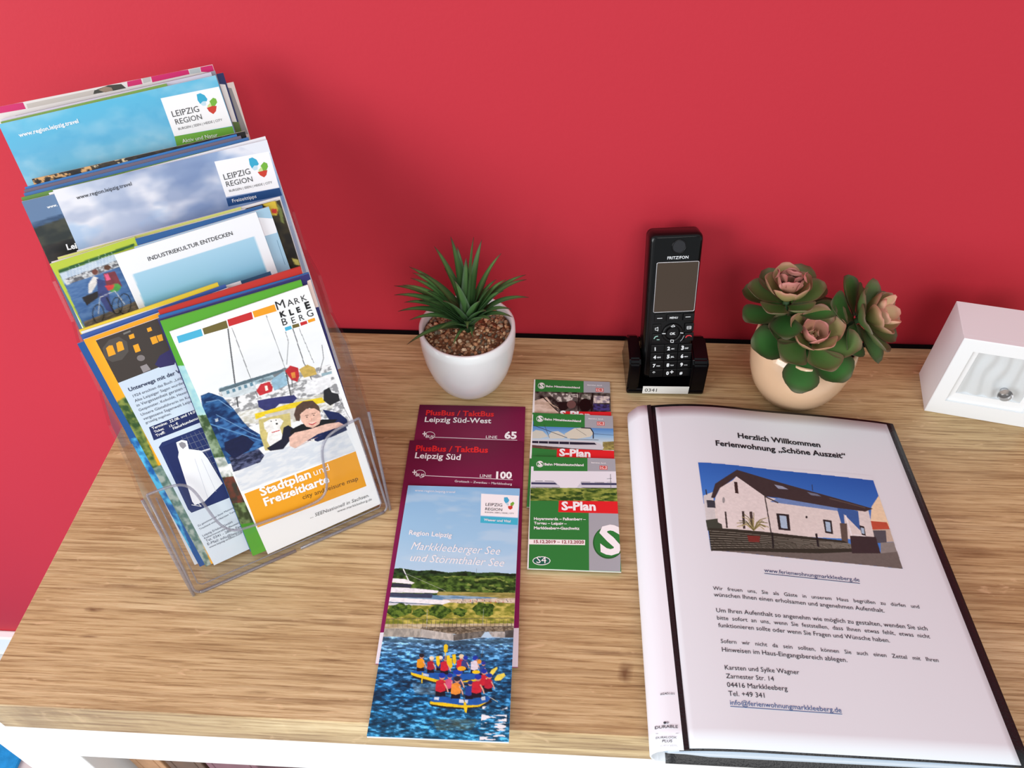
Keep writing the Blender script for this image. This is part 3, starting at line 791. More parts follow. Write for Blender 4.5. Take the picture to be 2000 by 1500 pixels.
s.line(c7(150, 170, 260, 275), 2.0, (30, 26, 24)); s.line(c7(180, 205, 300, 270), 1.2, (200, 176, 150)); s.ell(*c7(300, 240)[0], 10, 8, (26, 22, 22)); s.ell(*c7(462, 230)[0], 12, 13, (14, 12, 12)); s.ell(*c7(360, 225)[0], 9, 8, (110, 80, 76))
s.line(c7(412, 140, 410, 275), 1.6, (14, 14, 14)); s.line(c7(515, 140, 508, 278), 2.2, (14, 14, 14))
s.poly(c7(290, 276, 660, 280, 660, 330, 240, 330), RED); s.text('S-Plan', *c7(275, 320, 500, 330), WHT, 0.04)
s.poly(c7(70, 40, 96, 40, 88, 320, 66, 320), WB)
place('rail_timetable', s, 0.0011, GRN, 'green rail timetable with a platform crowd picture, farthest of the three', 'leaflet')
# middle
s = splan((1040, 806), (1197, 812.5), 0.0026, 0)
cv = s.canvas(c7(60, 370, 680, 370, 680, 560, 60, 560), 0.0005)
cv.I = cv.grad([(0, (70, 130, 200)), (0.6, (150, 196, 228)), (1, (210, 224, 226))], c7(300, 380)[0], c7(300, 500)[0])
cv.mottle(c7(590, 500, 680, 495, 680, 560, 590, 560), (170, 160, 90), (130, 120, 70), 0.003, 0.002, 71)
cv.mottle(c7(60, 520, 300, 540, 500, 560, 60, 600), (80, 52, 40), (120, 84, 66), 0.006, 0.001, 72)
rail(s, 300, 75, 458, 660, 30, 385, '', 0, 0, None, 0.03)
s.poly(c7(70, 430, 100, 412, 150, 420, 190, 460, 130, 474, 70, 474), (206, 210, 196)); s.poly(c7(190, 455, 215, 425, 262, 420, 330, 458, 300, 474, 200, 476), (210, 214, 200))
s.poly(c7(310, 440, 380, 400, 440, 396, 500, 402, 522, 440, 500, 462, 400, 478, 330, 474), (216, 216, 196)); s.line(c7(75, 375, 330, 470), 0.9, (50, 56, 60)); s.line(c7(160, 372, 200, 470), 0.7, (60, 66, 70))
s.line(c7(430, 396, 500, 400, 520, 430, 520, 476), 2.0, (44, 50, 60)); s.line(c7(395, 404, 470, 452), 0.6, (90, 96, 90)); s.line(c7(520, 440, 680, 452), 0.6, (60, 80, 110)); s.line(c7(350, 478, 560, 486), 0.8, (60, 60, 60))
s.poly(c7(66, 484, 300, 486, 520, 494, 570, 514, 598, 540, 590, 556, 400, 548, 66, 520), (206, 210, 214)); s.poly(c7(70, 492, 320, 498, 530, 506, 545, 520, 400, 520, 70, 508), (34, 40, 56))
s.line(c7(66, 530, 400, 552, 590, 560), 1.2, (70, 70, 76))
for x in (120, 190, 270, 345): s.line(c7(x, 490, x, 524), 1.0, (200, 204, 210))
s.poly(c7(55, 540, 255, 560, 255, 640, 50, 640), GRN); s.poly(c7(255, 548, 700, 566, 700, 640, 250, 640), RED)
s.text('S-Plan', *c7(270, 602, 500, 612), WHT, 0.04)
s.poly(c7(50, 300, 80, 298, 68, 620, 40, 620), WB)
place('rail_timetable', s, 0.0011, GRN, 'green rail timetable with a train under a station roof, middle of the three', 'leaflet')
# nearest
s = splan((1037, 891), (1204, 896), 0.0045, 0)
s = flat_sheet4((1037, 891), (1204, 896), (1210.5, 1115), (1031, 1111), 0.0045)
cv = s.canvas(c7(48, 700, 720, 700, 720, 1025, 48, 1025), 0.0005)
cv.fill((232, 234, 240))
cv.mottle(c7(40, 836, 720, 838, 720, 1025, 40, 1025), (66, 96, 34), (160, 172, 80), 0.005, 0.0022, 81, 0.3, 0.7)
cv.blot(c7(60, 850, 700, 850, 700, 930, 60, 930), (40, 74, 30), 0.006, 0.003, 82, 0.56, 0.08)
rail(s, 640, 75, 478, 690, 22, 712, '', 0, 0, None, 0.006)
def train(x0, x1, nose, y):
    s.poly(c7(x0, y - 8, x1, y - 6, x1 + nose, y + 28, x1 + nose, y + 34, x0, y + 34), (206, 210, 220)); s.poly(c7(x0, y, x1, y + 2, x1 + nose * .5, y + 16, x0, y + 14), (50, 58, 90)); s.line(c7(x0, y + 36, x1 + nose, y + 38), 1.0, (50, 50, 54))
train(66, 240, 36, 796); train(430, 700, 0, 800); s.poly(c7(398, 836, 430, 796, 440, 836), (206, 210, 220)); s.line(c7(95, 786, 150, 786), 0.8, (70, 70, 80)); s.line(c7(165, 786, 232, 788), 0.8, (70, 70, 80)); s.line(c7(430, 794, 498, 794), 0.8, (70, 70, 80)); s.line(c7(530, 796, 600, 798), 0.8, (70, 70, 80))
s.line(c7(646, 735, 650, 850), 0.9, (90, 96, 100)); s.line(c7(620, 770, 655, 768), 0.7, (90, 96, 100)); s.line(c7(620, 796, 655, 794), 0.6, (90, 96, 100))
s.poly(c7(40, 930, 270, 932, 270, 1015, 492, 1020, 490, 1445, 30, 1440), GRN)
s.poly(c7(268, 930, 720, 936, 720, 1026, 264, 1014), RED); s.text('S-Plan', *c7(288, 998, 540, 1002), WHT, 0.04)
s.poly(c7(487, 1020, 720, 1026, 720, 1450, 490, 1445), GREY)
cx, cy = c7(632, 1238)[0]
s.ell(cx, cy, 30.5, 31.5, (38, 100, 50), 40); s.ell(cx + 1, cy - 1, 29, 29.5, GRN, 40)
s.text('S', *c7(572, 1318, 732, 1322), WHT, 0.03, 1.0)
for i, tx in enumerate((('Hoyerswerda – Falkenberg –', 86, 1072, 466, 1076), ('Torgau – Leipzig –', 86, 1104, 326, 1108), ('Markkleeberg-Gaschwitz', 86, 1140, 420, 1144))):
    s.text(tx[0], *c7(*tx[1:]), WHT, 0.03)
s.poly(c7(46, 1212, 461, 1218, 460, 1256, 44, 1250), (246, 244, 240)); s.text('15.12.2019 – 12.12.2020', *c7(86, 1242, 452, 1246), (150, 60, 70), 0.02)
cx, cy = c7(141, 1371)[0]
s.ell(cx, cy, 17.5, 8.6, WHT, 26); s.ell(cx, cy, 16, 7.2, (30, 100, 80), 26); s.text('S4', *c7(104, 1388, 176, 1390), WHT, 0.0)
s.poly(c7(30, 600, 66, 605, 46, 1450, 20, 1450), WB)
place('rail_timetable', s, 0.0018, GRN, 'green rail timetable with S4 sign, nearest and fully visible of the three', 'leaflet')

# ================================================================== RING FOLDER ON THE RIGHT
PT = [(.0903, .0225), (.1066, .0268), (.1357, .0302), (.1634, .0295), (.2011, .025), (.2572, .0207), (.3142, .0143), (.326, .0116)]
PB = [(.0903, .0200), (.1038, .0230), (.1094, .0247), (.1385, .0271), (.1908, .0262), (.2555, .0253), (.3138, .0236), (.326, .0228)]
def smooth_tab(tab):
    xs = np.linspace(.0903, .326, 61); z = np.interp(xs, [p[0] for p in tab], [p[1] for p in tab])
    for _ in range(14): z[1:-1] = (z[:-2] + 2 * z[1:-1] + z[2:]) / 4
    return xs, z
XT, ZT = smooth_tab(PT); XB_, ZB = smooth_tab(PB)
FY0, FY1 = -0.0655, -0.366
def cover_z(x, y):
    t = np.clip((FY0 - np.asarray(y)) / (FY0 - FY1), 0, 1)
    return np.interp(x, XT, ZT) * (1 - t) + np.interp(x, XB_, ZB) * t
class CurvedSheet(Sheet):
    """page lying on the arched cover; x,y are world offsets, the height follows the cover"""
    lift = 0.0012
    def loc(s, x, y):
        z = 0.02
        for _ in range(6):
            p = un(x, y, (0, 0, z)); z = float(cover_z(p[0], p[1])) + s.lift
        return np.array([p[0] - s.O[0], p[1] - s.O[1]])
    def warp(s, V):
        V = V.copy(); V[:, 2] += cover_z(V[:, 0] + s.O[0], V[:, 1] + s.O[1]) + s.lift; return V
folder = empty('ring_folder', (0.205, -0.215, 0.0), 'black display folder with white welcome page and white spine, right of the rail timetables', 'folder')
FI = Matrix.Translation(-Vector(folder.location))
def grid_sheet(name, xs, ys, zf, th, m, smooth=True):
    bm = bmesh.new(); T = [[bm.verts.new((x, y, zf(x, y))) for x in xs] for y in ys]; Bt = [[bm.verts.new((x, y, zf(x, y) - th)) for x in xs] for y in ys]
    ny, nx = len(ys), len(xs)
    for j in range(ny - 1):
        for i in range(nx - 1):
            bm.faces.new((T[j][i], T[j][i + 1], T[j + 1][i + 1], T[j + 1][i])); bm.faces.new((Bt[j][i], Bt[j + 1][i], Bt[j + 1][i + 1], Bt[j][i + 1]))
    for j in range(ny - 1):
        for i in (0, nx - 1): bm.faces.new((T[j][i], T[j + 1][i], Bt[j + 1][i], Bt[j][i]))
    for i in range(nx - 1):
        for j in (0, ny - 1): bm.faces.new((T[j][i], T[j][i + 1], Bt[j][i + 1], Bt[j][i]))
    me = bm_mesh(bm, name)
    for p in me.polygons: p.use_smooth = smooth and abs(p.normal.z) > 0.7
    return link(name, me, m, folder, FI)
M_FBLACK = mat('black_folder_plastic', (24, 24, 27), 0.35, 0.45, bump=0.3, bscale=700)
ys = np.linspace(FY0, FY1, 24)
grid_sheet('front_cover', np.linspace(.1022, .326, 60), ys, lambda x, y: float(cover_z(x, y)), 0.0011, M_FBLACK)
grid_sheet('back_cover', np.linspace(.096, .326, 30), np.linspace(FY0, FY1 - 0.001, 12), lambda x, y: 0.0016, 0.0013, M_FBLACK)
# spine: a rounded strip between the two covers
def x_edge(y):
    return .1008 + .0040 * float(np.clip((FY0 - y) / (FY0 - FY1), 0, 1))
def spine_pts(y):
    xe = x_edge(y)
    zt = float(cover_z(.1018, y))
    return [(.0965, .0006), (.0900, .0018), (.0860, .0050), (.0845, .0095), (.0850, .0140), (.0880, .0185), (.0925, zt - .0012), (.0975, zt + .0008), (xe, float(cover_z(xe, y)) + .0012)]
bm = bmesh.new(); rows = []
for y in ys:
    P = spine_pts(y); rows.append(([bm.verts.new((x, y, z)) for x, z in P], [bm.verts.new((x + .0012, y, z - (0.0008 if z > .012 else -0.0006))) for x, z in P]))
for a, b in zip(rows, rows[1:]):
    for k in range(8):
        bm.faces.new((a[0][k], a[0][k + 1], b[0][k + 1], b[0][k])); bm.faces.new((a[1][k], b[1][k], b[1][k + 1], a[1][k + 1]))
for a in (rows[0], rows[-1]):
    for k in range(8): bm.faces.new((a[0][k], a[0][k + 1], a[1][k + 1], a[1][k]))
sp = link('spine', bm_mesh(bm, 'spine', True), mat('white_spine_sheet', (232, 236, 242), 0.4, 0.3), folder, FI); sp['label'] = 'white spine with small lettering at its lower end'
# hinge grooves between spine and page
bm = bmesh.new(); rows = []
for y in ys:
    xe = x_edge(y); rows.append([[bm.verts.new((x, y, float(cover_z(x, y)) + dz)) for x in (xe + .0002, xe + .0014, xe + .0018, xe + .0034)] for dz in (.0014, .0002)])
for a_, b_ in zip(rows, rows[1:]):
    for k in range(3):
        bm.faces.new((a_[0][k], a_[0][k + 1], b_[0][k + 1], b_[0][k])); bm.faces.new((a_[1][k], b_[1][k], b_[1][k + 1], a_[1][k + 1]))
    for k in (0, 3): bm.faces.new((a_[0][k], b_[0][k], b_[1][k], a_[1][k]))
for a_ in (rows[0], rows[-1]):
    for k in range(3): bm.faces.new((a_[0][k], a_[0][k + 1], a_[1][k + 1], a_[1][k]))
link('hinge_strip', bm_mesh(bm, 'hinge_strip'), M_FBLACK, folder, FI)
# pockets inside, seen at the open lower end
M_POCKET = mat('clear_pocket_film', (170, 188, 206), 0.25, 0.6)
M_POCKET2 = mat('inner_page', (206, 214, 222), 0.5)
for k in range(9):
    f = (k + 0.7) / 10.0
    def zf(x, y, f=f):
        zc = float(cover_z(x, y)) - .0016; e = np.clip((x - .092) / .03, 0, 1)
        return .0022 + (zc - .0030) * f if x > .12 else .0022 + (zc - .0030) * (f * e + .45 * (1 - e))
    grid_sheet('pocket_page', np.linspace(.0925 + .002 * (k % 3), .3215 - .001 * (k % 4), 22), np.linspace(FY0 - .004, FY1 + .0035 - .0004 * (k % 3), 6), zf, 0.0003, M_POCKET if k % 2 else M_POCKET2)
# welcome page
c3 = crop(1200, 780, 2.5); c4 = crop(1200, 1120, 2.5)
pg = CurvedSheet((.1080, -0.0690, 0.0), (1, 0, 0), (0, 1, 0), .2105, .2960)
ph = c3(407, 307, 1265, 396, 1408, 828, 472, 738)
cv = pg.canvas(ph, 0.0004)
cv.fill((222, 227, 232))
cv.I = np.where(cv.mask(ph, False)[..., None] > 0, cv.grad([(0, (40, 92, 176)), (1, (70, 130, 210))], c3(800, 320)[0], c3(820, 560)[0]), cv.I)
pg.paint(cv, 0.045, 0.0018)
def pp(colr, *q): pg.poly(c3(*q), colr)
TX = (28, 30, 36)
pg.text('Herzlich Willkommen', *c3(604, 188, 1007, 235), TX, 0.025)
pg.text('Ferienwohnung „Schöne Auszeit“', *c3(496, 226, 1132, 290), TX, 0.025)
pp((222, 216, 210), 492, 486, 1110, 545, 1240, 545, 1275, 690, 560, 650, 460, 640)
pp((236, 214, 178), 1296, 462, 1330, 560, 1345, 625, 1250, 600, 1255, 525); pp((190, 84, 60), 1250, 594, 1330, 600, 1345, 634, 1258, 640)
pp((196, 180, 160), 1258, 636, 1345, 634, 1365, 695, 1275, 700); pp((84, 84, 90), 1262, 640, 1325, 640, 1330, 704, 1275, 700)
pp((206, 206, 204), 434, 470, 480, 452, 500, 630, 455, 640); pp((58, 62, 70), 450, 492, 490, 494, 494, 530, 454, 528)
pp((64, 70, 60), 445, 590, 520, 580, 530, 650, 455, 640)
pp((226, 220, 216), 500, 476, 596, 376, 735, 470, 765, 640, 560, 628, 505, 600)                 # gable
pp((222, 216, 210), 735, 474, 1110, 545, 1240, 540, 1270, 680, 1120, 668, 765, 640)              # long wall
pp((60, 98, 160), 1085, 530, 1190, 545, 1200, 640, 1120, 560, 1130, 665, 1118, 640); pp((110, 140, 190), 800, 480, 1090, 520, 1090, 545, 760, 500)
pp((64, 54, 54), 598, 344, 1262, 534, 1225, 548, 1085, 530, 800, 480, 735, 474, 596, 376, 512, 440, 490, 482, 472, 480, 492, 412)   # roof
pp((226, 220, 216), 596, 384, 516, 432, 492, 482, 500, 500, 530, 470, 640, 420)
pp((150, 160, 180), 780, 416, 820, 424, 850, 440, 800, 436); pp((110, 120, 140), 940, 452, 990, 462, 1010, 474, 960, 468)
pg.line(c3(1050, 484, 1225, 530), 2.0, (90, 78, 72)); pg.line(c3(965, 416, 968, 446), 1.2, (50, 46, 50))
pp((60, 46, 44), 584, 402, 600, 404, 606, 460, 590, 458)
for (x0, y0, x1, y1) in ((790, 556, 860, 642), (1018, 586, 1068, 658), (1196, 615, 1228, 668)):
    pp((44, 40, 40), x0, y0, x1 - 8, y0 + 6, x1, y1, x0 + 12, y1 - 6); w = x1 - x0
    pp((170, 196, 216), x0 + w * .22, y0 + 10, x1 - w * .30, y0 + 14, x1 - w * .2, y1 - 10, x0 + w * .34, y1 - 14)
pp((96, 84, 76), 1100, 604, 1135, 606, 1142, 712, 1112, 706); pg.ell(*c3(938, 575)[0], 2, 2.4, (30, 28, 30)); pg.ell(*c3(533, 492)[0], 2.6, 6, (150, 150, 150))
pg.line(c3(732, 460, 765, 650, 775, 720), 2.2, (60, 56, 54)); pg.line(c3(1128, 566, 1160, 670), 3.0, (236, 236, 236)); pg.line(c3(1168, 660, 1225, 668), 2.4, (230, 230, 230)); pg.line(c3(735, 474, 800, 506), 2.2, (70, 62, 60))
pg.line(c3(542, 548, 550, 628), 3.2, (56, 50, 48)); pg.line(c3(628, 546, 634, 632), 4.5, (60, 52, 50)); pg.line(c3(666, 548, 674, 630), 5.5, (70, 60, 56))
pp((110, 104, 98), 470, 738, 1160, 740, 1290, 752, 1380, 740, 1408, 828); pp((140, 136, 130), 1300, 700, 1364, 696, 1380, 744, 1300, 752)
pp((52, 52, 44), 458, 628, 560, 632, 765, 650, 1120, 690, 1160, 712, 1165, 745, 1000, 752, 472, 740)
for i in range(8):
    y = 642 + i * 12; pg.line(c3(462 + i * 1.2, y, 1160, y + 64 - i * 9), 0.8, (150, 148, 134))
rnd = random.Random(9)
for i in range(26):
    a = rnd.uniform(-2.9, -0.25); L_ = rnd.uniform(50, 105); x, y = 680, 640
    ex, ey = x + L_ * math.cos(a) * 1.1, y + L_ * math.sin(a); pg.line(c3(x, y, (x + ex) / 2, (y + ey) / 2 - 16, ex, ey + 12), 1.3, rnd.choice([(120, 116, 70), (166, 156, 104), (76, 80, 46), (206, 196, 160)]))
pp((120, 52, 46), 648, 664, 712, 668, 708, 698, 656, 696)
pp((60, 50, 52), 1150, 666, 1276, 672, 1300, 752, 1160, 752); pg.line(c3(985, 655, 996, 720), 4, (36, 36, 38)); pg.line(c3(770, 650, 776, 726), 3.4, (34, 36, 36)); pg.line(c3(446, 440, 450, 466), 2.4, (50, 50, 56))
pg.paint()
pg.text('www.ferienwohnungmarkkleeberg.de', *c3(732, 843, 1198, 891), (40, 62, 110), 0.0); pg.rule(*c3(732, 849, 1198, 898), 1.1, (40, 62, 110))
LN = [('Wir   freuen   uns,   Sie   als   Gäste   in   unserem   Haus   begrüßen   zu   dürfen   und', 482, 81, 1490, 172),
      ('wünschen Ihnen einen erholsamen und angenehmen Aufenthalt.', 486, 113, 1320, 192),
      ('Um Ihren Aufenthalt so angenehm wie möglich zu gestalten, wenden Sie sich', 498, 190, 1530, 280),
      ('bitte  sofort  an  uns,  wenn  Sie  feststellen,  dass  Ihnen  etwas  fehlt,  etwas  nicht', 502, 226, 1542, 318),
      ('funktionieren sollte oder wenn Sie Fragen und Wünsche haben.', 508, 263, 1346, 338),
      ('Sofern   wir   nicht   da   sein   sollten,   können   Sie   auch   einen   Zettel   mit   Ihren', 520, 340, 1584, 434),
      ('Hinweisen im Haus-Eingangsbereich ablegen.', 526, 382, 1138, 434),
      ('Karsten und Sylke Wagner', 540, 470, 904, 494), ('Zarnester Str. 14', 546, 512, 780, 526),
      ('04416 Markkleeberg', 551, 555, 846, 574), ('Tel. +49 341', 558, 598, 734, 608)]
for t, x0, y0, x1, y1 in LN: pg.text(t, *c4(x0, y0, x1, y1), (34, 36, 44), 0.0)
pg.text('info@ferienwohnungmarkkleeberg.de', *c4(566, 642, 1110, 680), (50, 90, 146), 0.0); pg.rule(*c4(566, 648, 1112, 686), 1.2, (56, 96, 150))
M_PAGE = attr_mat('welcome_page_print', 0.5, 0.15, 0.08)
page = grid_sheet('welcome_page', np.linspace(.1080, .3185, 50), np.linspace(-.0690, -.3650, 24), lambda x, y: float(cover_z(x, y)) + .0011, 0.0004, mat('page_white', (222, 227, 232), 0.5, 0.15))
page['label'] = 'white welcome page with a house photograph and printed lines'
pg.O[2] = 0
pg.build(page, Matrix.Translation((pg.O[0], pg.O[1], 0)), M_PAGE)
# spine lettering (follows the rounded spine)
class SpineSheet(Sheet):
    def loc(s, x, y):
        z = .022
        for _ in range(8):
            p = un(x, y, (0, 0, z)); P = spine_pts(p[1])[3:]; z = float(np.interp(p[0], [q[0] for q in P], [q[1] for q in P]))
        return np.array([p[0], p[1] + 0.0])
    def warp(s, V):
        V = V.copy()
        for i in range(len(V)):
            P = spine_pts(V[i, 1])[3:]; V[i, 2] += float(np.interp(V[i, 0], [q[0] for q in P], [q[1] for q in P])) + 0.0004
        return V
    def clip(s, P): return np.array(P)
c8 = crop(1260, 1340, 9.09)
ss = SpineSheet((0, 0, 0), (1, 0, 0), (0, 1, 0), 1, 1)
for t, q, cc, b in (('#243101', (265, 166, 515, 160), (70, 74, 80), 0.01), ('DURABLE', (170, 775, 580, 752), (70, 72, 78), 0.02), ('DURALOOK', (185, 948, 560, 940), (80, 82, 90), 0.01), ('PLUS', (300, 1006, 478, 1004), (60, 62, 68), 0.02), ('10 POCKETS', (250, 1092, 570, 1088), (190, 194, 200), 0)):
    ss.text(t, *c8(*q), cc, b * .5, 0.8)
ss.ell(*c8(348, 655)[0], 2.8, 2.4, (60, 62, 70)); ss.ell(*c8(395, 652)[0], 2.4, 2.2, (140, 142, 150)); ss.line(c8(185, 848, 590, 842), 0.7, (150, 152, 160))
ss.build(sp, Matrix.Identity(4), M_MATT)

# ================================================================== CLEAR FOUR-TIER HOLDER AND ITS LEAFLETS
PSI, TAU = math.radians(31.66), math.radians(20.2)
HU = np.array([math.cos(PSI), math.sin(PSI), 0.0]); HB = np.array([-math.sin(PSI), math.cos(PSI), 0.0])
HV = HB * math.sin(TAU) + np.array([0, 0, math.cos(TAU)]); HN = np.cross(HU, HV)
HO = np.array([-.25964, -.25644, 0.0])
TIERD = [0.003, 0.040, 0.076, 0.110]
TIERZ = [0.0, 0.034, 0.068, 0.102]
holder = empty('leaflet_holder', HO + HU * 0.078 + HB * 0.07, 'clear plastic four-tier leaflet holder full of brochures at the left', 'leaflet holder')
HI = Matrix.Translation(-Vector(holder.location))
def hmat(O): return Matrix([[HU[i], HV[i], HN[i], O[i]] for i in range(3)] + [[0, 0, 0, 1]])
def hpt(U, Bk, z): return HO + HU * U + HB * Bk + np.array([0, 0, z])
def smooth_poly(pts, it=2):
    for _ in range(it):
        out = [pts[0]]
        for a, b in zip(pts, pts[1:]):
            out += [(a[0] * .75 + b[0] * .25, a[1] * .75 + b[1] * .25), (a[0] * .25 + b[0] * .75, a[1] * .25 + b[1] * .75)]
        out.append(pts[-1]); pts = out
    return pts
LIP = smooth_poly([(-.0030, .0985), (.010, .0985), (.0215, .0965), (.0270, .0885), (.0300, .0700), (.0330, .0520), (.0400, .0415), (.0520, .0392), (.0800, .0372), (.1000, .0360), (.1140, .0380), (.1205, .0500), (.1220, .0700), (.1260, .0840), (.1360, .0915), (.1600, .0940)], 2)
for k in range(4):
    D = TIERD[k] - 0.0042
    O = HO + HB * D + HV * (TIERZ[k] / math.cos(TAU))
    bm = bmesh.new(); x1 = 0.160 + (0.010 if k else 0); lip = [(p[0] * x1 / .16 if p[0] > 0 else p[0], p[1]) for p in LIP]
    rc = [(x1 - .006 + .006 * math.sin(t), .0068 - .006 * math.cos(t)) for t in np.linspace(0, math.pi / 2, 5)]; lc = [(.003 - .006 * math.sin(t), .0068 - .006 * math.cos(t)) for t in np.linspace(math.pi / 2, 0, 5)]
    prism(bm, lc + rc + lip[::-1], -0.0012, 0.0012)
    if k == 0:
        link('front_panel', bm_mesh(bm, 'front_panel'), M_CLEAR, holder, HI @ hmat(O))
        bm = bmesh.new(); tube(bm, [(p[0], p[1], 0) for p in lip], 0.0011, 8)
        link('rim', bm_mesh(bm, 'rim', True), M_RIM, holder, HI @ hmat(O))
        bm = bmesh.new(); tube(bm, [(-.003, .0985, 0), (-.003, .050, 0)] + [(x, y, 0) for x, y in lc[:-1]], 0.0010, 8); tube(bm, [(x, y, 0) for x, y in rc[1:]] + [(x1, .050, 0), (x1, .094, 0)], 0.0010, 8)
        tube(bm, [(.0012, .092, -.003), (.0012, .050, -.003), (.0014, .008, -.003), (.004, .0052, -.003), (.080, .0050, -.003), (x1 - .006, .0050, -.003), (x1 - .0035, .009, -.003), (x1 - .0035, .088, -.003)], 0.0006, 6)
        link('side_edge', bm_mesh(bm, 'side_edge', True), M_RIM, holder, HI @ hmat(O))
        bm = bmesh.new(); tube(bm, [(lc[-2][0], lc[-2][1], 0), (lc[-1][0], lc[-1][1], 0), (.05, .0008, 0), (.0785, .0008, 0)], 0.0013, 8); tube(bm, [(.0825, .0010, 0), (.12, .0010, 0), (rc[0][0], rc[0][1], 0), (rc[1][0], rc[1][1], 0)], 0.0013, 8)
        link('front_edge', bm_mesh(bm, 'front_edge', True), clear_mat('violet_acrylic_edge', (0.62, 0.58, 0.66, 1), edge=0.30), holder, HI @ hmat(O))
    else:
        link('front_panel', bm_mesh(bm, 'front_panel'), M_CLEAR, holder, HI @ hmat(O))
    # pocket floor
    bm = bmesh.new(); y0 = TIERD[k] - 0.0030; x1 = .1605 + (.010 if k else 0)
    vs = [hpt(U, y0 + TIERZ[k] * math.tan(TAU) + dy, TIERZ[k] + dz) for dz in (0.0005, 0.0025) for U, dy in ((-.003, 0), (x1, 0), (x1, .030), (-.003, .030))]
    bv = [bm.verts.new(v) for v in vs]
    for f in ((0, 3, 2, 1), (4, 5, 6, 7), (0, 1, 5, 4), (1, 2, 6, 5), (2, 3, 7, 6), (3, 0, 4, 7)): bm.faces.new([bv[i] for i in f])
    link('pocket_floor', bm_mesh(bm, 'pocket_floor'), M_CLEAR, holder, HI)
tn = math.tan(TAU)
M_SIDE = clear_mat('clear_acrylic_side', (0.93, 0.93, 0.935, 1), 0.0, 0.6, 0.28)
prof = [(TIERD[0] - .004, .0005)]
for k in range(4):
    zt = TIERZ[k] + 0.090
    prof.append((TIERD[k] - .004 + zt * tn, zt))
    if k < 3: prof.append((TIERD[k + 1] - .006 + (zt + .004) * tn, zt + .004))
prof += [(TIERD[3] + .026 + .200 * tn, .200), (TIERD[3] + .030 + .10 * tn, .0005)]
for side in (0, 1):
    bm = bmesh.new()
    def UU(B, o): return (-.0035 - .0050 * min(1, max(0, B / .060)) - o) if side == 0 else (.1606 + .0130 * min(1, max(0, B / .060)) + o)
    a = [bm.verts.new(hpt(UU(B, 0), B, z)) for B, z in prof]; b = [bm.verts.new(hpt(UU(B, .0022), B, z)) for B, z in prof]
    n = len(prof); bm.faces.new(a); bm.faces.new(b[::-1])
    for i in range(n): bm.faces.new((a[i], b[i], b[(i + 1) % n], a[(i + 1) % n]))
    link('side_panel', bm_mesh(bm, 'side_panel'), M_SIDE, holder, HI)
    bm = bmesh.new(); tube(bm, [hpt(UU(B, .0011), B, z) for B, z in [prof[0], prof[1]]], 0.0013, 8); link('side_edge', bm_mesh(bm, 'side_edge', True), M_RIM, holder, HI)
bm = bmesh.new(); B0 = TIERD[3] + .0275
bv = [bm.verts.new(hpt(U, B0 + d + z * tn, z)) for d in (0, .002) for U, z in ((-.003, .06), (.170, .06), (.170, .235), (-.003, .235))]
for f in ((0, 3, 2, 1), (4, 5, 6, 7), (0, 1, 5, 4), (1, 2, 6, 5), (2, 3, 7, 6), (3, 0, 4, 7)): bm.faces.new([bv[i] for i in f])
link('back_panel', bm_mesh(bm, 'back_panel'), M_CLEAR, holder, HI)

cA, cB, cC, cD = crop(0, 100, 3.125), crop(0, 360, 3.125), crop(120, 520, 3.125), crop(150, 800, 3.125)
def stand(k, D, TL, TR):
    P = HO + HB * D
    A, B = un(*TL, P, HN), un(*TR, P, HN); u = B - A; w = np.linalg.norm(u); u /= w; v = np.cross(HN, u)
    zb = TIERZ[k] + 0.0042
    # the lower corner that hangs lowest stands on the pocket floor
    h = min((A[2] - zb) / v[2], (B[2] - zb) / v[2])
    return Sheet(A, u, v, w, h)
def put(name, s, t, front, label, cat, group=None, edge=(232, 232, 230), **kw):
    return place(name, s, t, front, label, cat, group, edge, **kw)

# ---------------- rear tier
s = stand(3, .110, (-3, 243), (421, 147))
cv = s.canvas([(-20, 130), (440, 130), (480, 330), (0, 420)], 0.0007)
cv.I = cv.grad([(0, (84, 184, 220)), (0.5, (96, 178, 214)), (1, (126, 200, 224))], (200, 190), (260, 330))
cv.blot(None, (166, 208, 226), 0.030, 0.016, 91, 0.45, 0.25, 0.55); cv.blot(None, (60, 160, 205), 0.012, 0.008, 92, 0.55, 0.2, 0.25)
s.text('www.region.leipzig.travel', *cA(120, 525, 482, 436), WHT, 0.02)
s.poly(cA(980, 288, 1335, 216, 1418, 455, 1064, 520), (246, 246, 246)); s.poly(cA(1064, 520, 1418, 458, 1440, 530, 1084, 600), (108, 170, 56))
GT = (60, 60, 64)
s.text('LEIPZIG', *cA(1055, 402, 1218, 368), GT); s.text('REGION', *cA(1075, 448, 1235, 414), GT); s.text('BURGEN | SEEN | HEIDE | CITY', *cA(1090, 482, 1358, 424), GT)
s.text('Aktiv und Natur', *cA(1115, 560, 1330, 520), WHT)
petals(s, cA, [((1200, 264, 1222, 256, 1248, 268, 1266, 292, 1262, 306, 1238, 306, 1222, 322, 1206, 300), (56, 170, 206)), ((1222, 322, 1238, 306, 1256, 308, 1258, 330, 1240, 334), (196, 224, 236)),
               ((1278, 306, 1300, 284, 1318, 290, 1326, 312, 1312, 334, 1290, 336, 1284, 322), (118, 180, 60)), ((1262, 346, 1290, 334, 1322, 334, 1318, 366, 1302, 384, 1276, 368), (204, 62, 46)), ((1266, 334, 1284, 312, 1292, 336, 1268, 344), (204, 222, 150))])
put('leipzig_brochure'.replace('leipzig', 'region'), s, 0.0022, (96, 184, 216), 'bright blue sky brochure in front of the topmost tier', 'brochure')
s = stand(3, .1127, (1, 238), (325, 163)); put('leaflet', s, .0012, (120, 160, 70), 'thin leaflet with green top edge right behind the bright blue sky brochure', 'leaflet')
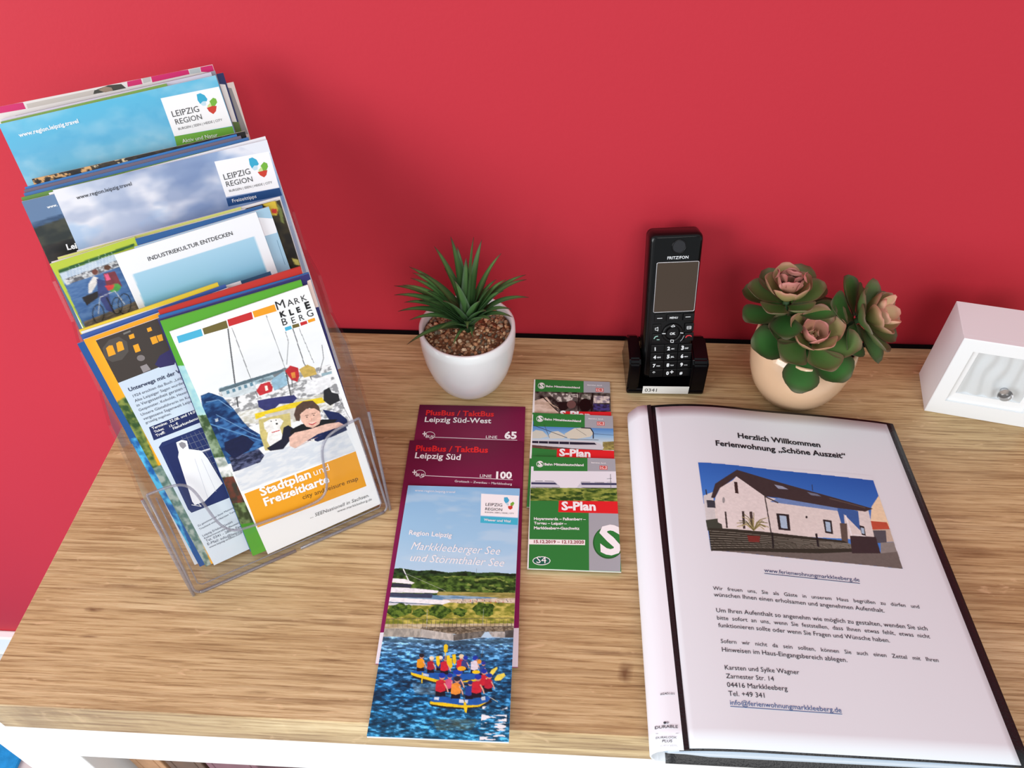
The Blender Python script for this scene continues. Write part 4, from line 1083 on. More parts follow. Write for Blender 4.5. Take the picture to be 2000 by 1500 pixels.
s = stand(3, .1145, (2, 233), (412, 141)); put('leaflet', s, .0016, (206, 202, 216), 'pale lilac leaflet in the topmost tier behind the green-edged one', 'leaflet')
s = stand(3, .1168, (30, 226), (420, 138)); put('leaflet', s, .0012, (150, 146, 160), 'grey leaflet in the topmost tier behind the pale lilac one', 'leaflet')
s = stand(3, .1185, (120, 206), (436, 142))
s.poly([(415, 163), (440, 165), (482, 300), (430, 300)], (238, 236, 232)); s.poly([(380, 110), (442, 110), (442, 163), (380, 170)], (36, 44, 96)); s.poly([(440, 238), (470, 238), (480, 256), (440, 262)], (96, 120, 60))
put('leaflet', s, .0012, (36, 44, 96), 'navy and white leaflet whose right edge shows beside the bright blue sky brochure', 'leaflet')
s = stand(3, .1205, (70, 236), (456, 160)); 
s.poly([(430, 170), (452, 172), (485, 262), (470, 262)], (150, 146, 144))
put('leaflet', s, .0022, (230, 214, 206), 'cream leaflet sticking out farthest right in the topmost tier', 'leaflet', edge=(236, 214, 206))
s = stand(3, .1250, (-14, 211), (415, 126))
s.poly(cA(-40, 330, 1300, 75, 1320, 160, -40, 420), (226, 222, 218)); MG = (206, 26, 104)
for q in ((-60, 346, 140, 312, 158, 352, -60, 390), (775, 186, 860, 168, 870, 200, 780, 218), (920, 152, 1148, 112, 1158, 140, 930, 190), (1222, 98, 1296, 84, 1310, 130, 1228, 126)): s.poly(cA(*q), MG)
for q, c_ in (((200, 292, 1080, 118, 1085, 112, 205, 284), WHT), ((160, 322, 580, 234, 590, 262, 170, 350), (196, 190, 182)), ((575, 240, 660, 208, 740, 200, 770, 225, 700, 240, 570, 262), (60, 60, 52)), ((600, 236, 640, 216, 680, 222, 690, 240, 640, 252), (150, 130, 110)), ((868, 166, 918, 154, 920, 184, 876, 196), (190, 190, 186)), ((1155, 112, 1220, 100, 1224, 130, 1160, 140), (180, 190, 192))): s.poly(cA(*q), c_)
put('leaflet', s, .0014, (226, 222, 218), 'rearmost leaflet of all, white with magenta blocks along its top', 'leaflet')

# ---------------- second tier from the top
s = stand(2, .076, (103, 372), (521, 273))
cv = s.canvas([(90, 250), (560, 250), (570, 440), (100, 520)], 0.0007)
cv.I = cv.grad([(0, (206, 214, 228)), (0.35, (176, 188, 212)), (0.7, (140, 160, 196)), (1, (150, 176, 212))], (120, 400), (480, 360))
cv.blot(None, (234, 234, 240), 0.034, 0.024, 101, 0.44, 0.25, 0.9); cv.blot(None, (112, 134, 176), 0.040, 0.020, 102, 0.50, 0.22, 0.6); cv.blot(None, (150, 186, 224), 0.030, 0.016, 103, 0.58, 0.2, 0.6)
cv.poly([(463, 286), (523, 272), (530, 298), (500, 300), (480, 290)], (228, 232, 240))
s.text('www.region.leipzig.travel', *cA(470, 905, 806, 818), (40, 44, 54), 0.01)
s.poly(cA(1308, 674, 1640, 612, 1705, 832, 1380, 890), (246, 246, 248)); s.poly(cA(1380, 898, 1706, 834, 1722, 880, 1394, 948), (26, 70, 124))
s.text('LEIPZIG', *cA(1370, 786, 1530, 748), GT); s.text('REGION', *cA(1384, 828, 1544, 794), GT); s.text('BURGEN | SEEN | HEIDE | CITY', *cA(1400, 860, 1662, 806), GT); s.text('Freizeittipps', *cA(1420, 924, 1566, 894), WHT)
petals(s, cA, [((1518, 656, 1540, 648, 1566, 662, 1580, 688, 1572, 698, 1552, 698, 1538, 716, 1524, 692), (56, 170, 206)), ((1538, 716, 1552, 698, 1572, 700, 1572, 722, 1552, 728), (196, 224, 236)),
               ((1590, 700, 1610, 676, 1630, 684, 1636, 704, 1626, 728, 1606, 730, 1596, 716), (118, 180, 60)), ((1572, 738, 1600, 728, 1632, 726, 1626, 756, 1612, 770, 1588, 758), (204, 62, 46)), ((1578, 726, 1596, 704, 1606, 730, 1580, 736), (204, 222, 150))])
put('region_brochure', s, 0.0016, (176, 190, 214), 'cloudy pale sky brochure with white logo corner, second tier from the top', 'brochure')
s = stand(2, .0782, (42, 394), (445, 300))
cv = s.canvas([(30, 370), (230, 330), (200, 500), (80, 540)], 0.0009)
cv.fill((96, 124, 160)); cv.mottle(cB(180, 240, 380, 180, 420, 230, 420, 250, 200, 290), (50, 76, 110), (70, 98, 130), 0.01, 0.003, 111)
cv.mottle(cB(200, 270, 420, 195, 520, 420, 520, 520, 300, 520), (36, 44, 44), (64, 66, 56), 0.01, 0.004, 112); cv.mottle(cB(260, 380, 480, 320, 500, 460, 320, 520), (28, 28, 30), (44, 40, 38), 0.01, 0.004, 113)
s.text('www.', *cB(290, 148, 352, 132), WHT, 0.02); s.text('Leip', *cB(412, 400, 500, 384), WHT, 0.03)
put('landscape_brochure', s, 0.0016, (90, 118, 150), 'dark evening landscape brochure peeping out left of the cloudy sky brochure', 'brochure')
s = stand(2, .0803, (95, 377), (518, 266)); put('leaflet', s, .0010, (240, 240, 244), 'white leaflet edge directly behind the cloudy sky brochure', 'leaflet')
s = stand(2, .0818, (41, 386), (500, 271)); put('leaflet', s, .0011, (96, 140, 62), 'green-topped leaflet in the second tier behind the white edge', 'leaflet', edge=(150, 180, 120))
s = stand(2, .0835, (46, 378), (485, 268)); put('leaflet', s, .0014, (60, 110, 170), 'mid blue leaflet in the second tier behind the green-topped one', 'leaflet', edge=(120, 160, 200))
s = stand(2, .0855, (46, 371), (470, 265)); put('leaflet', s, .0012, (110, 100, 120), 'mauve-grey leaflet in the second tier between two blue ones', 'leaflet', edge=(130, 120, 130))
s = stand(2, .0872, (48, 366), (462, 262)); put('leaflet', s, .0014, (50, 120, 190), 'darker blue leaflet in the second tier behind the mauve-grey one', 'leaflet', edge=(90, 140, 190))
s = stand(2, .0895, (62, 350), (478, 256))
cv = s.canvas(cA(190, 740, 1500, 480, 1500, 560, 200, 860), 0.0007); cv.mottle(None, (22, 20, 22), (60, 50, 40), 0.004, 0.002, 121); cv.blot(cA(190, 760, 560, 690, 560, 740, 200, 830), (220, 170, 110), 0.003, 0.002, 122, 0.55, 0.05)
cv.blot(cA(560, 690, 800, 640, 800, 680, 560, 740), (220, 200, 160), 0.002, 0.001, 123, 0.62, 0.03); cv.mottle(cA(1430, 495, 1500, 484, 1520, 540, 1450, 552), (20, 18, 20), (30, 26, 26), .01, .01, 4)
s.line(cA(190, 775, 1496, 484), 2.4, (216, 208, 190))
put('night_brochure', s, .0020, (30, 28, 30), 'dark brochure with a gold-speckled top strip, rearmost of the second tier', 'brochure', edge=(200, 190, 170))

# ---------------- third tier
s = stand(1, .040, (223, 498), (500, 414))
s.poly(cB(810, 548, 1550, 318, 1640, 560, 900, 800), (162, 208, 230))
cv = s.canvas([(230, 440), (540, 440), (560, 560), (280, 660)], 0.0008)
cv.fill((240, 242, 246)); q = cB(810, 548, 1550, 318, 1670, 640, 930, 860)
m = cv.mask(q)[..., None]; g = cv.grad([(0, (166, 208, 230)), (0.45, (150, 200, 226)), (0.62, (136, 196, 224)), (1, (60, 100, 130))], cB(1180, 434)[0], cB(1290, 720)[0]); cv.I = cv.I * (1 - m) + g * m
s.F = []; s.V = []; s.C = []; s.nv = 0; s.items = []
s.poly(cB(1440, 600, 1650, 530, 1660, 560, 1460, 628), (66, 104, 140))
s.text('INDUSTRIEKULTUR ENTDECKEN', *cB(908, 468, 1422, 308), (40, 40, 46), 0.008)
put('culture_brochure', s, 0.0015, (238, 240, 244), 'white brochure with pale blue picture panel, front right of the third tier', 'brochure')
s = stand(1, .0440, (264, 467), (512, 401)); put('leaflet', s, .0010, (40, 92, 150), 'thin blue leaflet edge above the white culture brochure and the pale blue leaflet', 'leaflet', edge=(90, 130, 180))
s = stand(1, .0455, (97, 516), (263, 463))
cv = s.canvas([(90, 440), (300, 440), (330, 600), (150, 680)], 0.0006)
cv.fill((182, 200, 60))
s.paint(cv, 0.1)
cv.poly(cB(355, 524, 820, 360, 820, 378, 362, 545), (40, 90, 44))
cv.mottle(cB(362, 545, 700, 425, 870, 740, 510, 868), (58, 96, 150), (84, 120, 168), 0.006, 0.0015, 131)
cv.mottle(cB(362, 545, 700, 425, 735, 480, 395, 610), (196, 210, 224), (176, 194, 214), 0.004, 0.003, 132)
cv.mottle(cB(392, 580, 720, 462, 740, 500, 404, 616), (210, 212, 214), (90, 90, 96), 0.002, 0.0012, 133)
cv.mottle(cB(510, 840, 860, 700, 880, 780, 520, 880), (88, 80, 70), (120, 106, 90), 0.003, 0.001, 134)
rnd = random.Random(3)
for i in range(16):
    x = 410 + i * 20; y = 590 - i * 7.2; s.line(cB(x, y, x - 8, y - rnd.uniform(50, 90)), 0.6, (236, 238, 240))
s.poly(cB(500, 690, 600, 650, 600, 690, 530, 740), (36, 30, 32)); s.poly(cB(540, 610, 570, 560, 600, 570, 590, 610, 560, 660, 540, 668), (226, 220, 216)); s.ell(*cB(580, 535)[0], 6, 5.5, (110, 60, 50))
s.poly(cB(590, 575, 650, 590, 670, 700, 690, 780, 650, 770, 600, 680), (56, 66, 120)); s.poly(cB(630, 545, 700, 530, 745, 620, 690, 640, 650, 620), (120, 50, 60)); s.poly(cB(635, 550, 660, 545, 676, 580, 650, 590), (226, 90, 130))
s.ell(*cB(655, 508)[0], 7, 5, (90, 56, 40)); s.ell(*cB(702, 632)[0], 12, 8, (76, 150, 66), ang=-.3); s.poly(cB(640, 620, 700, 610, 690, 640, 660, 650), (210, 60, 60))
def wheel(x, y, r):
    P = [(cB(x, y)[0][0] + r * .62 * math.cos(t), cB(x, y)[0][1] + r * math.sin(t)) for t in np.linspace(0, 2 * math.pi, 20)]
    s.line(P, 1.5, (24, 24, 26)); 
    for t in range(0, 20, 3): s.line([cB(x, y)[0], P[t]], 0.4, (120, 120, 124))
wheel(600, 790, 18); wheel(760, 730, 20); wheel(715, 740, 16)
s.line(cB(600, 790, 610, 690, 700, 650, 760, 730), 1.4, (200, 200, 204)); s.line(cB(560, 690, 620, 670), 1.2, (40, 40, 44)); s.line(cB(650, 690, 700, 790), 2.6, (30, 30, 44))
s.paint()
put('cycling_brochure', s, 0.0018, (182, 200, 60), 'lime green brochure with cyclists by a marina, left of the third tier', 'brochure')
s = stand(1, .0418, (262, 483), (525, 404))
s.poly(cB(1540, 200, 1680, 210, 1690, 295, 1600, 320), (240, 240, 244)); s.line(cB(1690, 340, 1740, 490), 0.7, (90, 130, 160))
put('leaflet', s, .0020, (164, 200, 222), 'pale blue leaflet with a white band, right of the white culture brochure', 'leaflet')
s = stand(1, .0480, (100, 512), (546, 389))
cv = s.canvas([(480, 370), (600, 370), (610, 540), (480, 560)], 0.0008); cv.fill((240, 240, 238))
qd = cB(1500, 130, 1712, 94, 1835, 490, 1850, 600, 1500, 600)
cv.mottle(qd, (34, 30, 26), (60, 52, 34), 0.006, 0.006, 141)
cv.poly(cB(1600, 120, 1680, 100, 1700, 150, 1690, 190, 1650, 190, 1640, 150), (220, 190, 60)); cv.poly(cB(1655, 150, 1690, 150, 1690, 178, 1660, 176), (200, 50, 40)); cv.poly(cB(1690, 115, 1720, 150, 1735, 240, 1715, 230), (120, 130, 70)); cv.poly(cB(1780, 450, 1820, 460, 1835, 495, 1800, 490), (220, 210, 110))
put('food_brochure', s, .0016, (240, 240, 238), 'white-bordered brochure with a dark food picture, far right of the third tier', 'brochure')
s = stand(1, .0500, (112, 503), (470, 404)); put('leaflet', s, .0012, (206, 210, 120), 'yellowish leaflet in the third tier behind the white-bordered one', 'leaflet')
s = stand(1, .0518, (150, 490), (547, 384)); put('leaflet', s, .0016, (236, 236, 236), 'white leaflet rearmost in the third tier', 'leaflet')

# ---------------- front tier
s = stand(0, .003, (331, 648), (605, 555))
s.w = 0.0995
cv = s.canvas(None, 0.0004); cv.fill((248, 248, 248))
pic = cC(700, 470, 1545, 320, 1770, 1000) ; 
inner = [(345, 672), (614, 592), (727, 940), (483, 1020)]
pq = cD(700, -230, 1480, -470, 1702, 252, 1022, 510)
m0 = cv.mask([(344, 678), (612, 600), (697, 880), (477, 963)])
g = cv.grad([(0, (246, 248, 249)), (0.35, (238, 241, 243)), (1, (244, 246, 247))], (480, 650), (560, 800))
g = g * (0.975 + 0.05 * cv.noise(0.02, 0.01, 150)[..., None])
cv.I = cv.I * (1 - m0[..., None]) + g * m0[..., None]
# boats / marina jumble
cv.mottle(cC(950, 760, 1640, 600, 1760, 960, 1420, 900, 1080, 1000), (240, 240, 240), (150, 150, 152), 0.0035, 0.0022, 151, 0.45, 0.62)
cv.mottle(cC(960, 745, 1380, 620, 1390, 650, 1000, 790), (170, 196, 206), (110, 130, 140), 0.003, 0.002, 152)
cv.mottle(cC(1080, 890, 1640, 770, 1660, 860, 1400, 960, 1100, 960), (236, 236, 232), (200, 196, 180), 0.003, 0.0015, 153)
gr = cD(940, 330, 1640, 120, 1702, 252, 1000, 500)
cv.mottle(gr, (214, 220, 228), (232, 234, 236), 0.006, 0.002, 154)
# rucksack
rk = cC(850, 790, 900, 770, 985, 800, 1050, 870, 1110, 950, 1160, 1000, 1150, 1160, 1060, 1200, 940, 1220, 880, 1000)
cv.mottle(rk, (16, 44, 90), (52, 104, 160), 0.006, 0.003, 155, 0.35, 0.65)
cv.mottle(cD(930, 290, 1020, 250, 1110, 240, 1145, 280, 1120, 320, 990, 370, 955, 380), (30, 34, 60), (90, 96, 130), 0.003, 0.0015, 156)
cv.mottle(cD(820, 30, 960, 60, 1150, 170, 1155, 215, 1080, 250, 970, 285, 900, 200), (20, 46, 96), (60, 112, 170), 0.005, 0.003, 157, 0.35, 0.65)
P_ = lambda c_, colr, *q: s.poly(c_(*q), colr)
# colour tabs and name
for q, c_ in (((703, 428, 852, 382, 864, 424, 716, 470), (76, 180, 216)), ((860, 380, 1006, 330, 1018, 376, 872, 418), (112, 100, 52)), ((1012, 326, 1160, 278, 1170, 322, 1022, 368), (200, 46, 48)), ((1165, 276, 1300, 232, 1314, 274, 1178, 314), (240, 160, 36)),
              ((1362, 374, 1400, 362, 1408, 382, 1368, 396), (76, 180, 216)), ((1408, 358, 1448, 348, 1454, 368, 1412, 380), (112, 100, 52)), ((1456, 344, 1496, 332, 1502, 350, 1462, 364), (200, 46, 48)), ((1502, 328, 1545, 314, 1550, 332, 1508, 346), (240, 160, 36))):
    P_(cC, c_, *q)
for t, q, b in (('M', (1318, 268, 1368, 252), 0), ('A', (1382, 246, 1420, 234), 0), ('R', (1428, 232, 1456, 223), 0), ('K', (1470, 216, 1500, 205), 0), ('K', (1338, 312, 1374, 301), .05), ('L', (1395, 300, 1420, 292), .05), ('E', (1440, 284, 1462, 276), .05), ('E', (1493, 262, 1522, 252), .05),
                ('B', (1352, 363, 1382, 354), 0), ('E', (1410, 350, 1432, 343), 0), ('R', (1456, 334, 1484, 325), 0), ('G', (1503, 313, 1540, 301), 0)):
    s.text(t, *cC(*q), (28, 28, 30), b)
# masts and stays
s.paint(cv, 0.10)
for q, w in (((1016, 380, 1078, 860), 2.4), ((1040, 374, 1160, 700, 1200, 800), 1.0), ((1250, 300, 1365, 620), 0.8), ((1368, 400, 1385, 460, 1375, 600), 0.8), ((1412, 380, 1480, 590, 1540, 720), 1.5), ((1450, 378, 1540, 590), 0.7), ((1400, 620, 1410, 740), 1.4), ((1590, 480, 1600, 560, 1575, 650), 1.0), ((1690, 800, 1760, 930), 0.7), ((1365, 620, 1400, 790), 2.2)):
    s.line(cC(*q), w, (70, 70, 74) if w < 2.2 else (60, 62, 66))
P_(cC, (196, 48, 56), 1190, 760, 1215, 720, 1270, 704, 1290, 740, 1285, 765, 1210, 790); P_(cC, (150, 186, 206), 1280, 700, 1300, 672, 1350, 640, 1375, 680, 1380, 724, 1300, 760); P_(cC, (190, 44, 50), 1365, 640, 1395, 606, 1445, 620, 1452, 672, 1440, 706, 1400, 690)
P_(cC, (200, 170, 90), 1450, 630, 1500, 600, 1545, 620, 1560, 660, 1480, 680); P_(cC, (120, 126, 130), 1290, 662, 1360, 618, 1372, 630, 1300, 680); P_(cC, (240, 236, 220), 1240, 730, 1256, 728, 1262, 756, 1246, 762); P_(cC, (220, 140, 60), 1400, 650, 1425, 645, 1430, 680, 1408, 684)
P_(cC, (90, 110, 120), 960, 752, 1110, 700, 1350, 628, 1355, 640, 1120, 718, 965, 768); P_(cC, (210, 220, 224), 975, 770, 1110, 722, 1180, 706, 1190, 760, 1060, 800, 990, 800)
for i in range(5): P_(cC, (100, 140, 160), 1005 + i * 36, 762 - i * 12, 1022 + i * 36, 756 - i * 12, 1028 + i * 36, 776 - i * 12, 1010 + i * 36, 782 - i * 12)
P_(cC, (54, 56, 110), 1196, 820, 1260, 808, 1340, 796, 1420, 786, 1438, 806, 1410, 836, 1330, 840, 1290, 880, 1240, 880, 1205, 860)
P_(cC, (236, 206, 40), 1180, 900, 1240, 885, 1400, 836, 1590, 800, 1610, 830, 1430, 870, 1250, 910, 1185, 934); P_(cC, (206, 200, 190), 1240, 905, 1440, 860, 1420, 930, 1260, 940)
P_(cC, (40, 40, 44), 1600, 736, 1630, 730, 1650, 770, 1690, 780, 1700, 820, 1640, 850, 1600, 820); P_(cC, (240, 240, 242), 1500, 700, 1640, 660, 1650, 730, 1560, 780, 1480, 770); P_(cC, (150, 176, 186), 1585, 655, 1650, 640, 1650, 655, 1590, 672)
P_(cD, (24, 30, 66), 900, 200, 1020, 150, 1085, 200, 1050, 250, 960, 300, 905, 250); s.line(cD(790, 80, 1130, 190), 2.2, (90, 140, 190)); s.line(cD(850, 30, 1000, 110, 1100, 160), 1.2, (120, 160, 200)); s.line(cC(880, 830, 960, 815, 1040, 870), 1.4, (120, 160, 200)); P_(cD, (190, 200, 210), 842, 58, 862, 52, 864, 70, 848, 76)
# dog
P_(cD, (206, 190, 120), 1110, 60, 1300, 20, 1310, 120, 1260, 190, 1250, 240, 1150, 250, 1120, 160)
P_(cD, (244, 242, 238), 1140, 80, 1180, 58, 1240, 52, 1262, 70, 1240, 110, 1262, 180, 1240, 226, 1180, 226, 1160, 190, 1168, 130, 1146, 120); P_(cD, (236, 232, 226), 1150, 110, 1180, 90, 1190, 130, 1160, 140)
s.ell(*cD(1220, 86)[0], 2.2, 1.8, (24, 24, 26)); s.ell(*cD(1186, 72)[0], 1.2, 1.2, (40, 34, 30)); s.ell(*cD(1216, 64)[0], 1.2, 1.2, (40, 34, 30)); s.line(cD(1190, 140, 1240, 126), 1.6, (200, 60, 60))
# woman lying on the jetty
P_(cD, (30, 30, 50), 1160, 235, 1250, 180, 1262, 110, 1290, 95, 1330, 120, 1300, 190, 1260, 240, 1180, 252); P_(cD, (28, 40, 84), 1500, 0, 1600, 20, 1650, 60, 1655, 100, 1560, 140, 1450, 190, 1400, 190, 1560, 90)
P_(cD, (24, 24, 28), 1310, 120, 1370, 90, 1500, 60, 1590, 60, 1560, 96, 1480, 110, 1390, 150, 1300, 150)
P_(cD, (232, 190, 172), 1296, 170, 1330, 140, 1420, 120, 1520, 88, 1600, 76, 1640, 96, 1560, 120, 1470, 150, 1390, 200, 1330, 235, 1300, 222)
P_(cD, (86, 64, 54), 1325, 30, 1340, -20, 1380, -50, 1440, -55, 1478, -20, 1488, 20, 1470, 10, 1420, -10, 1370, 20, 1360, 70, 1338, 68)
P_(cD, (234, 188, 168), 1362, 30, 1400, -4, 1450, -8, 1482, 10, 1492, 50, 1480, 88, 1440, 112, 1400, 104, 1370, 70)
s.ell(*cD(1404, 46)[0], 1.5, 0.9, (50, 36, 34)); s.ell(*cD(1446, 34)[0], 1.5, 0.9, (50, 36, 34)); s.line(cD(1394, 36, 1414, 34), 0.9, (86, 60, 50)); s.line(cD(1434, 26, 1456, 22), 0.9, (86, 60, 50)); s.line(cD(1428, 48, 1434, 64, 1426, 68), 0.7, (200, 140, 124))
s.line(cD(1416, 86, 1438, 92, 1462, 78), 1.8, (190, 60, 66)); s.line(cD(1420, 84, 1458, 76), 0.7, (250, 244, 240)); s.line(cD(1330, 236, 1420, 190, 1560, 130), 0.8, (200, 150, 134))
P_(cD, (28, 38, 80), 1440, 185, 1560, 120, 1640, 100, 1650, 125, 1560, 165, 1470, 195); P_(cD, (236, 232, 226), 1428, 182, 1450, 176, 1452, 192, 1432, 196)
# title block
s.paint()
P_(cD, (240, 164, 36), 1022, 514, 1702, 254, 1768, 466, 1104, 720)
s.text('Stadtplan', *cD(1126, 528, 1432, 412), WHT, 0.03); s.text('und', *cD(1450, 404, 1544, 368), WHT, -0.005); s.text('Freizeitkarte', *cD(1150, 588, 1544, 440), WHT, 0.03)
s.text('city and leisure map', *cD(1380, 548, 1718, 430), (110, 76, 30), 0.0); s.text('... SEENsationell in Sachsen.', *cD(1424, 664, 1784, 530), (90, 90, 90), 0.0, 1.0, 0.2); s.text('www.markkleeberg.de', *cD(1590, 628, 1800, 552), (110, 110, 110), 0.0, 1.0, 0.2)
put('city_map', s, 0.0013, (248, 248, 248), 'white folded city map with orange title block, front right of the holder', 'map')
s = stand(0, .0048, (313, 628), (588, 547)); s.w = min(s.w, .1025)
cv = s.canvas([(300, 690), (360, 680), (520, 1060), (480, 1080), (420, 960)], 0.0007); cv.fill((84, 164, 48))

def zone(b0, b1, ca, cb, sd):
    m = cv.maskL(np.array([(-.001, b0), (.012, b0 - .004), (.012, b1 - .004), (-.001, b1)])); n_ = np.clip((cv.noise(.003, .004, sd) - .35) / .3, 0, 1)[..., None]
    cv.I = cv.I * (1 - m[..., None]) + (np.array(ca, float) * (1 - n_) + np.array(cb, float) * n_) * m[..., None]
zone(-.034, -.075, (190, 224, 220), (160, 206, 214), 161); zone(-.075, -.112, (60, 84, 50), (150, 170, 140), 162); zone(-.112, -.130, (240, 240, 238), (150, 160, 150), 163); zone(-.130, -.155, (116, 60, 46), (60, 56, 46), 164); zone(-.155, -.175, (60, 70, 40), (120, 140, 90), 165)
put('leaflet', s, 0.0020, (88, 168, 48), 'bright green leaflet just behind the folded city map', 'leaflet', edge=(130, 190, 90))
s = stand(0, .0072, (308, 625), (610, 533)); s.w = min(s.w, .1075)
s.poly(cC(1500, 90, 1560, 60, 1600, 240, 1520, 260), (238, 214, 204))
put('leaflet', s, 0.0018, (50, 48, 110), 'navy leaflet with cream corner, behind the bright green one', 'leaflet', edge=(120, 116, 170))
s = stand(0, .0092, (309, 617), (603, 532)); s.w = min(s.w, .107); put('leaflet', s, .0014, (50, 110, 176), 'blue leaflet between the navy leaflet and the red one', 'leaflet', edge=(60, 120, 180))
s = stand(0, .0112, (309, 607), (587, 521)); put('leaflet', s, .0022, (196, 50, 42), 'red leaflet with orange-red top edge in the front tier', 'leaflet', edge=(206, 70, 56))
s = stand(0, .0140, (187, 665), (440, 575)); s.w = 0.0995
cv = s.canvas(None, 0.0008); cv.I = cv.grad([(0, (206, 220, 236)), (0.5, (216, 230, 242)), (1, (226, 236, 246))], (250, 760), (420, 1060))
s.poly([(170, 640), (480, 530), (500, 560), (210, 668)], (240, 240, 242)); 
sk = (66, 58, 54)
s.poly(cC(205, 455, 620, 300, 740, 560, 340, 715), sk); s.poly(cC(250, 500, 290, 450, 350, 430, 400, 460, 410, 520, 370, 570, 310, 585, 265, 560), (84, 78, 74))
for q in ((272, 500, 290, 484, 312, 482, 332, 536, 288, 552), (334, 470, 352, 458, 370, 460, 384, 508, 344, 524), (410, 422, 440, 410, 448, 436, 418, 446), (436, 484, 468, 472, 484, 516, 452, 528), (520, 380, 545, 370, 554, 392, 528, 402), (540, 436, 576, 424, 592, 464, 556, 478), (580, 424, 612, 414, 622, 452, 596, 460)): P_(cC, (240, 166, 40), *q)
s.ell(*cC(485, 560)[0], 8, 6, (130, 122, 122)); P_(cC, (150, 142, 144), 480, 612, 520, 596, 545, 630, 500, 650); P_(cC, (52, 46, 96), 570, 600, 600, 545, 660, 510, 700, 560, 690, 600, 600, 620); P_(cC, (120, 116, 112), 376, 408, 420, 390, 424, 400, 380, 418)
TXD = (70, 76, 96)
s.text('Unterwegs mit der Werwölfin', *cC(415, 765, 860, 600), (40, 50, 84), 0.02)
for t, q in (('1924 erschien das Buch „Leipziger Sagen“', (440, 800, 860, 640)), ('Alte Leipziger Sagen wurden gesammelt', (450, 830, 870, 670)), ('in Vergessenheit geraten – alle Orte', (462, 858, 870, 702)), ('Gespenster, Kobolde, Hexen, Zauberer', (475, 886, 880, 730)), ('Unsere Gästeführerin im Kostüm zeigt', (488, 914, 890, 764)), ('vergessene Sagenwelt Leipzigs heute', (502, 940, 890, 794)), ('gruselig zugehen.', (515, 962, 672, 904))):
    s.text(t, *cC(*q), TXD, 0.0)
P_(cD, (32, 44, 96), 440, 108, 720, 0, 790, 20, 800, 60, 470, 188); s.text('Termine:  22.08. und 14.09.', *cD(462, 122, 740, 12), WHT, 0.02); s.text('Ticket:     13,– €', *cD(474, 142, 620, 88), WHT, 0.02); s.text('Treff:       Naturkundemuseum', *cD(486, 166, 790, 36), WHT, 0.02)
P_(cD, (36, 50, 104), 500, 230, 520, 200, 760, 108, 800, 140, 970, 510, 950, 530, 700, 630, 680, 610)
for i in range(6): s.line(cD(640 + i * 26, 165 - i * 9, 790 + i * 22, 500 - i * 40), 0.8, (110, 116, 140)); s.line(cD(650 + i * 24, 180 + i * 34, 800 + i * 18, 130 + i * 34), 0.8, (110, 116, 140))
P_(cD, (36, 50, 104), 700, 300, 950, 460, 950, 520, 800, 560); P_(cD, (32, 44, 96), 520, 230, 640, 180, 720, 480, 700, 600)
P_(cD, (246, 246, 250), 606, 200, 640, 184, 672, 190, 684, 240, 760, 250, 800, 300, 890, 450, 860, 480, 780, 560, 720, 582, 704, 560, 640, 360, 618, 290, 622, 260)
P_(cD, (150, 146, 152), 622, 206, 640, 196, 662, 204, 668, 222, 648, 240, 630, 224); s.line(cD(740, 572, 760, 590, 700, 580), 1.2, (236, 236, 240)); s.line(cD(720, 300, 800, 540), 0.8, (206, 206, 220)); s.line(cD(760, 300, 850, 500), 0.8, (206, 206, 220)); s.line(cD(760, 255, 840, 230), 3, (226, 226, 234))
for t, q in (('Zu gewinnen bei Ihrer Meinung', (740, 715, 960, 600)), ('Treuhand unser Obersten Turm', (750, 735, 970, 622)), ('Leipzig Erleben GmbH', (770, 775, 950, 690)), ('Katharinenstraße 8 (Bauwens)', (780, 790, 1000, 690)), ('Tel. 0341 - 280 + Fax', (790, 808, 1005, 716)), ('E-Mail: info@leipzig', (800, 828, 1010, 745)), ('www.leipzig-erleben.com', (810, 846, 1005, 758))):
    s.text(t, *cD(*q), TXD, 0.0)
put('tour_leaflet', s, 0.0016, (214, 226, 240), 'pale blue guided tour leaflet with a white cloaked figure, front left of the holder', 'leaflet')
s = stand(0, .0160, (163, 664), (420, 572)); s.w = 0.1
cv = s.canvas([(140, 640), (240, 620), (420, 1100), (360, 1140), (200, 860)], 0.0008); cv.fill((238, 166, 34))
cv.mottle([(215, 795), (250, 770), (330, 960), (300, 980)], (50, 80, 40), (140, 150, 70), 0.003, 0.004, 171, .35, .65); cv.mottle([(270, 930), (330, 900), (420, 1120), (350, 1130)], (90, 120, 110), (170, 180, 170), 0.003, 0.004, 172, .35, .65)
put('leaflet', s, 0.0018, (238, 166, 34), 'orange-edged leaflet showing as a strip left of the pale blue tour leaflet', 'leaflet')
s = stand(0, .0182, (151, 672), (400, 582)); s.w = 0.1
cv = s.canvas([(140, 650), (220, 650), (400, 1100), (340, 1140), (200, 860)], 0.0008); cv.fill((34, 84, 150)); cv.mottle([(240, 860), (290, 850), (390, 1120), (330, 1130)], (90, 190, 230), (30, 90, 160), 0.003, 0.006, 173, .35, .65)
put('leaflet', s, .0016, (34, 84, 150), 'deep blue leaflet at the far left of the front tier', 'leaflet', edge=(120, 150, 190))
s = stand(0, .0202, (157, 655), (420, 563)); s.w = 0.1; put('leaflet', s, .0014, (62, 96, 170), 'royal blue leaflet behind the orange-edged one, front tier', 'leaflet', edge=(70, 106, 180))
s = stand(0, .0220, (158, 648), (470, 549)); put('leaflet', s, .0010, (236, 236, 236), 'white leaflet between the royal blue and the yellow one, front tier', 'leaflet')
s = stand(0, .0234, (154, 645), (425, 552)); put('leaflet', s, .0016, (232, 204, 60), 'yellow-topped leaflet, rearmost of the front tier', 'leaflet', edge=(224, 200, 80))

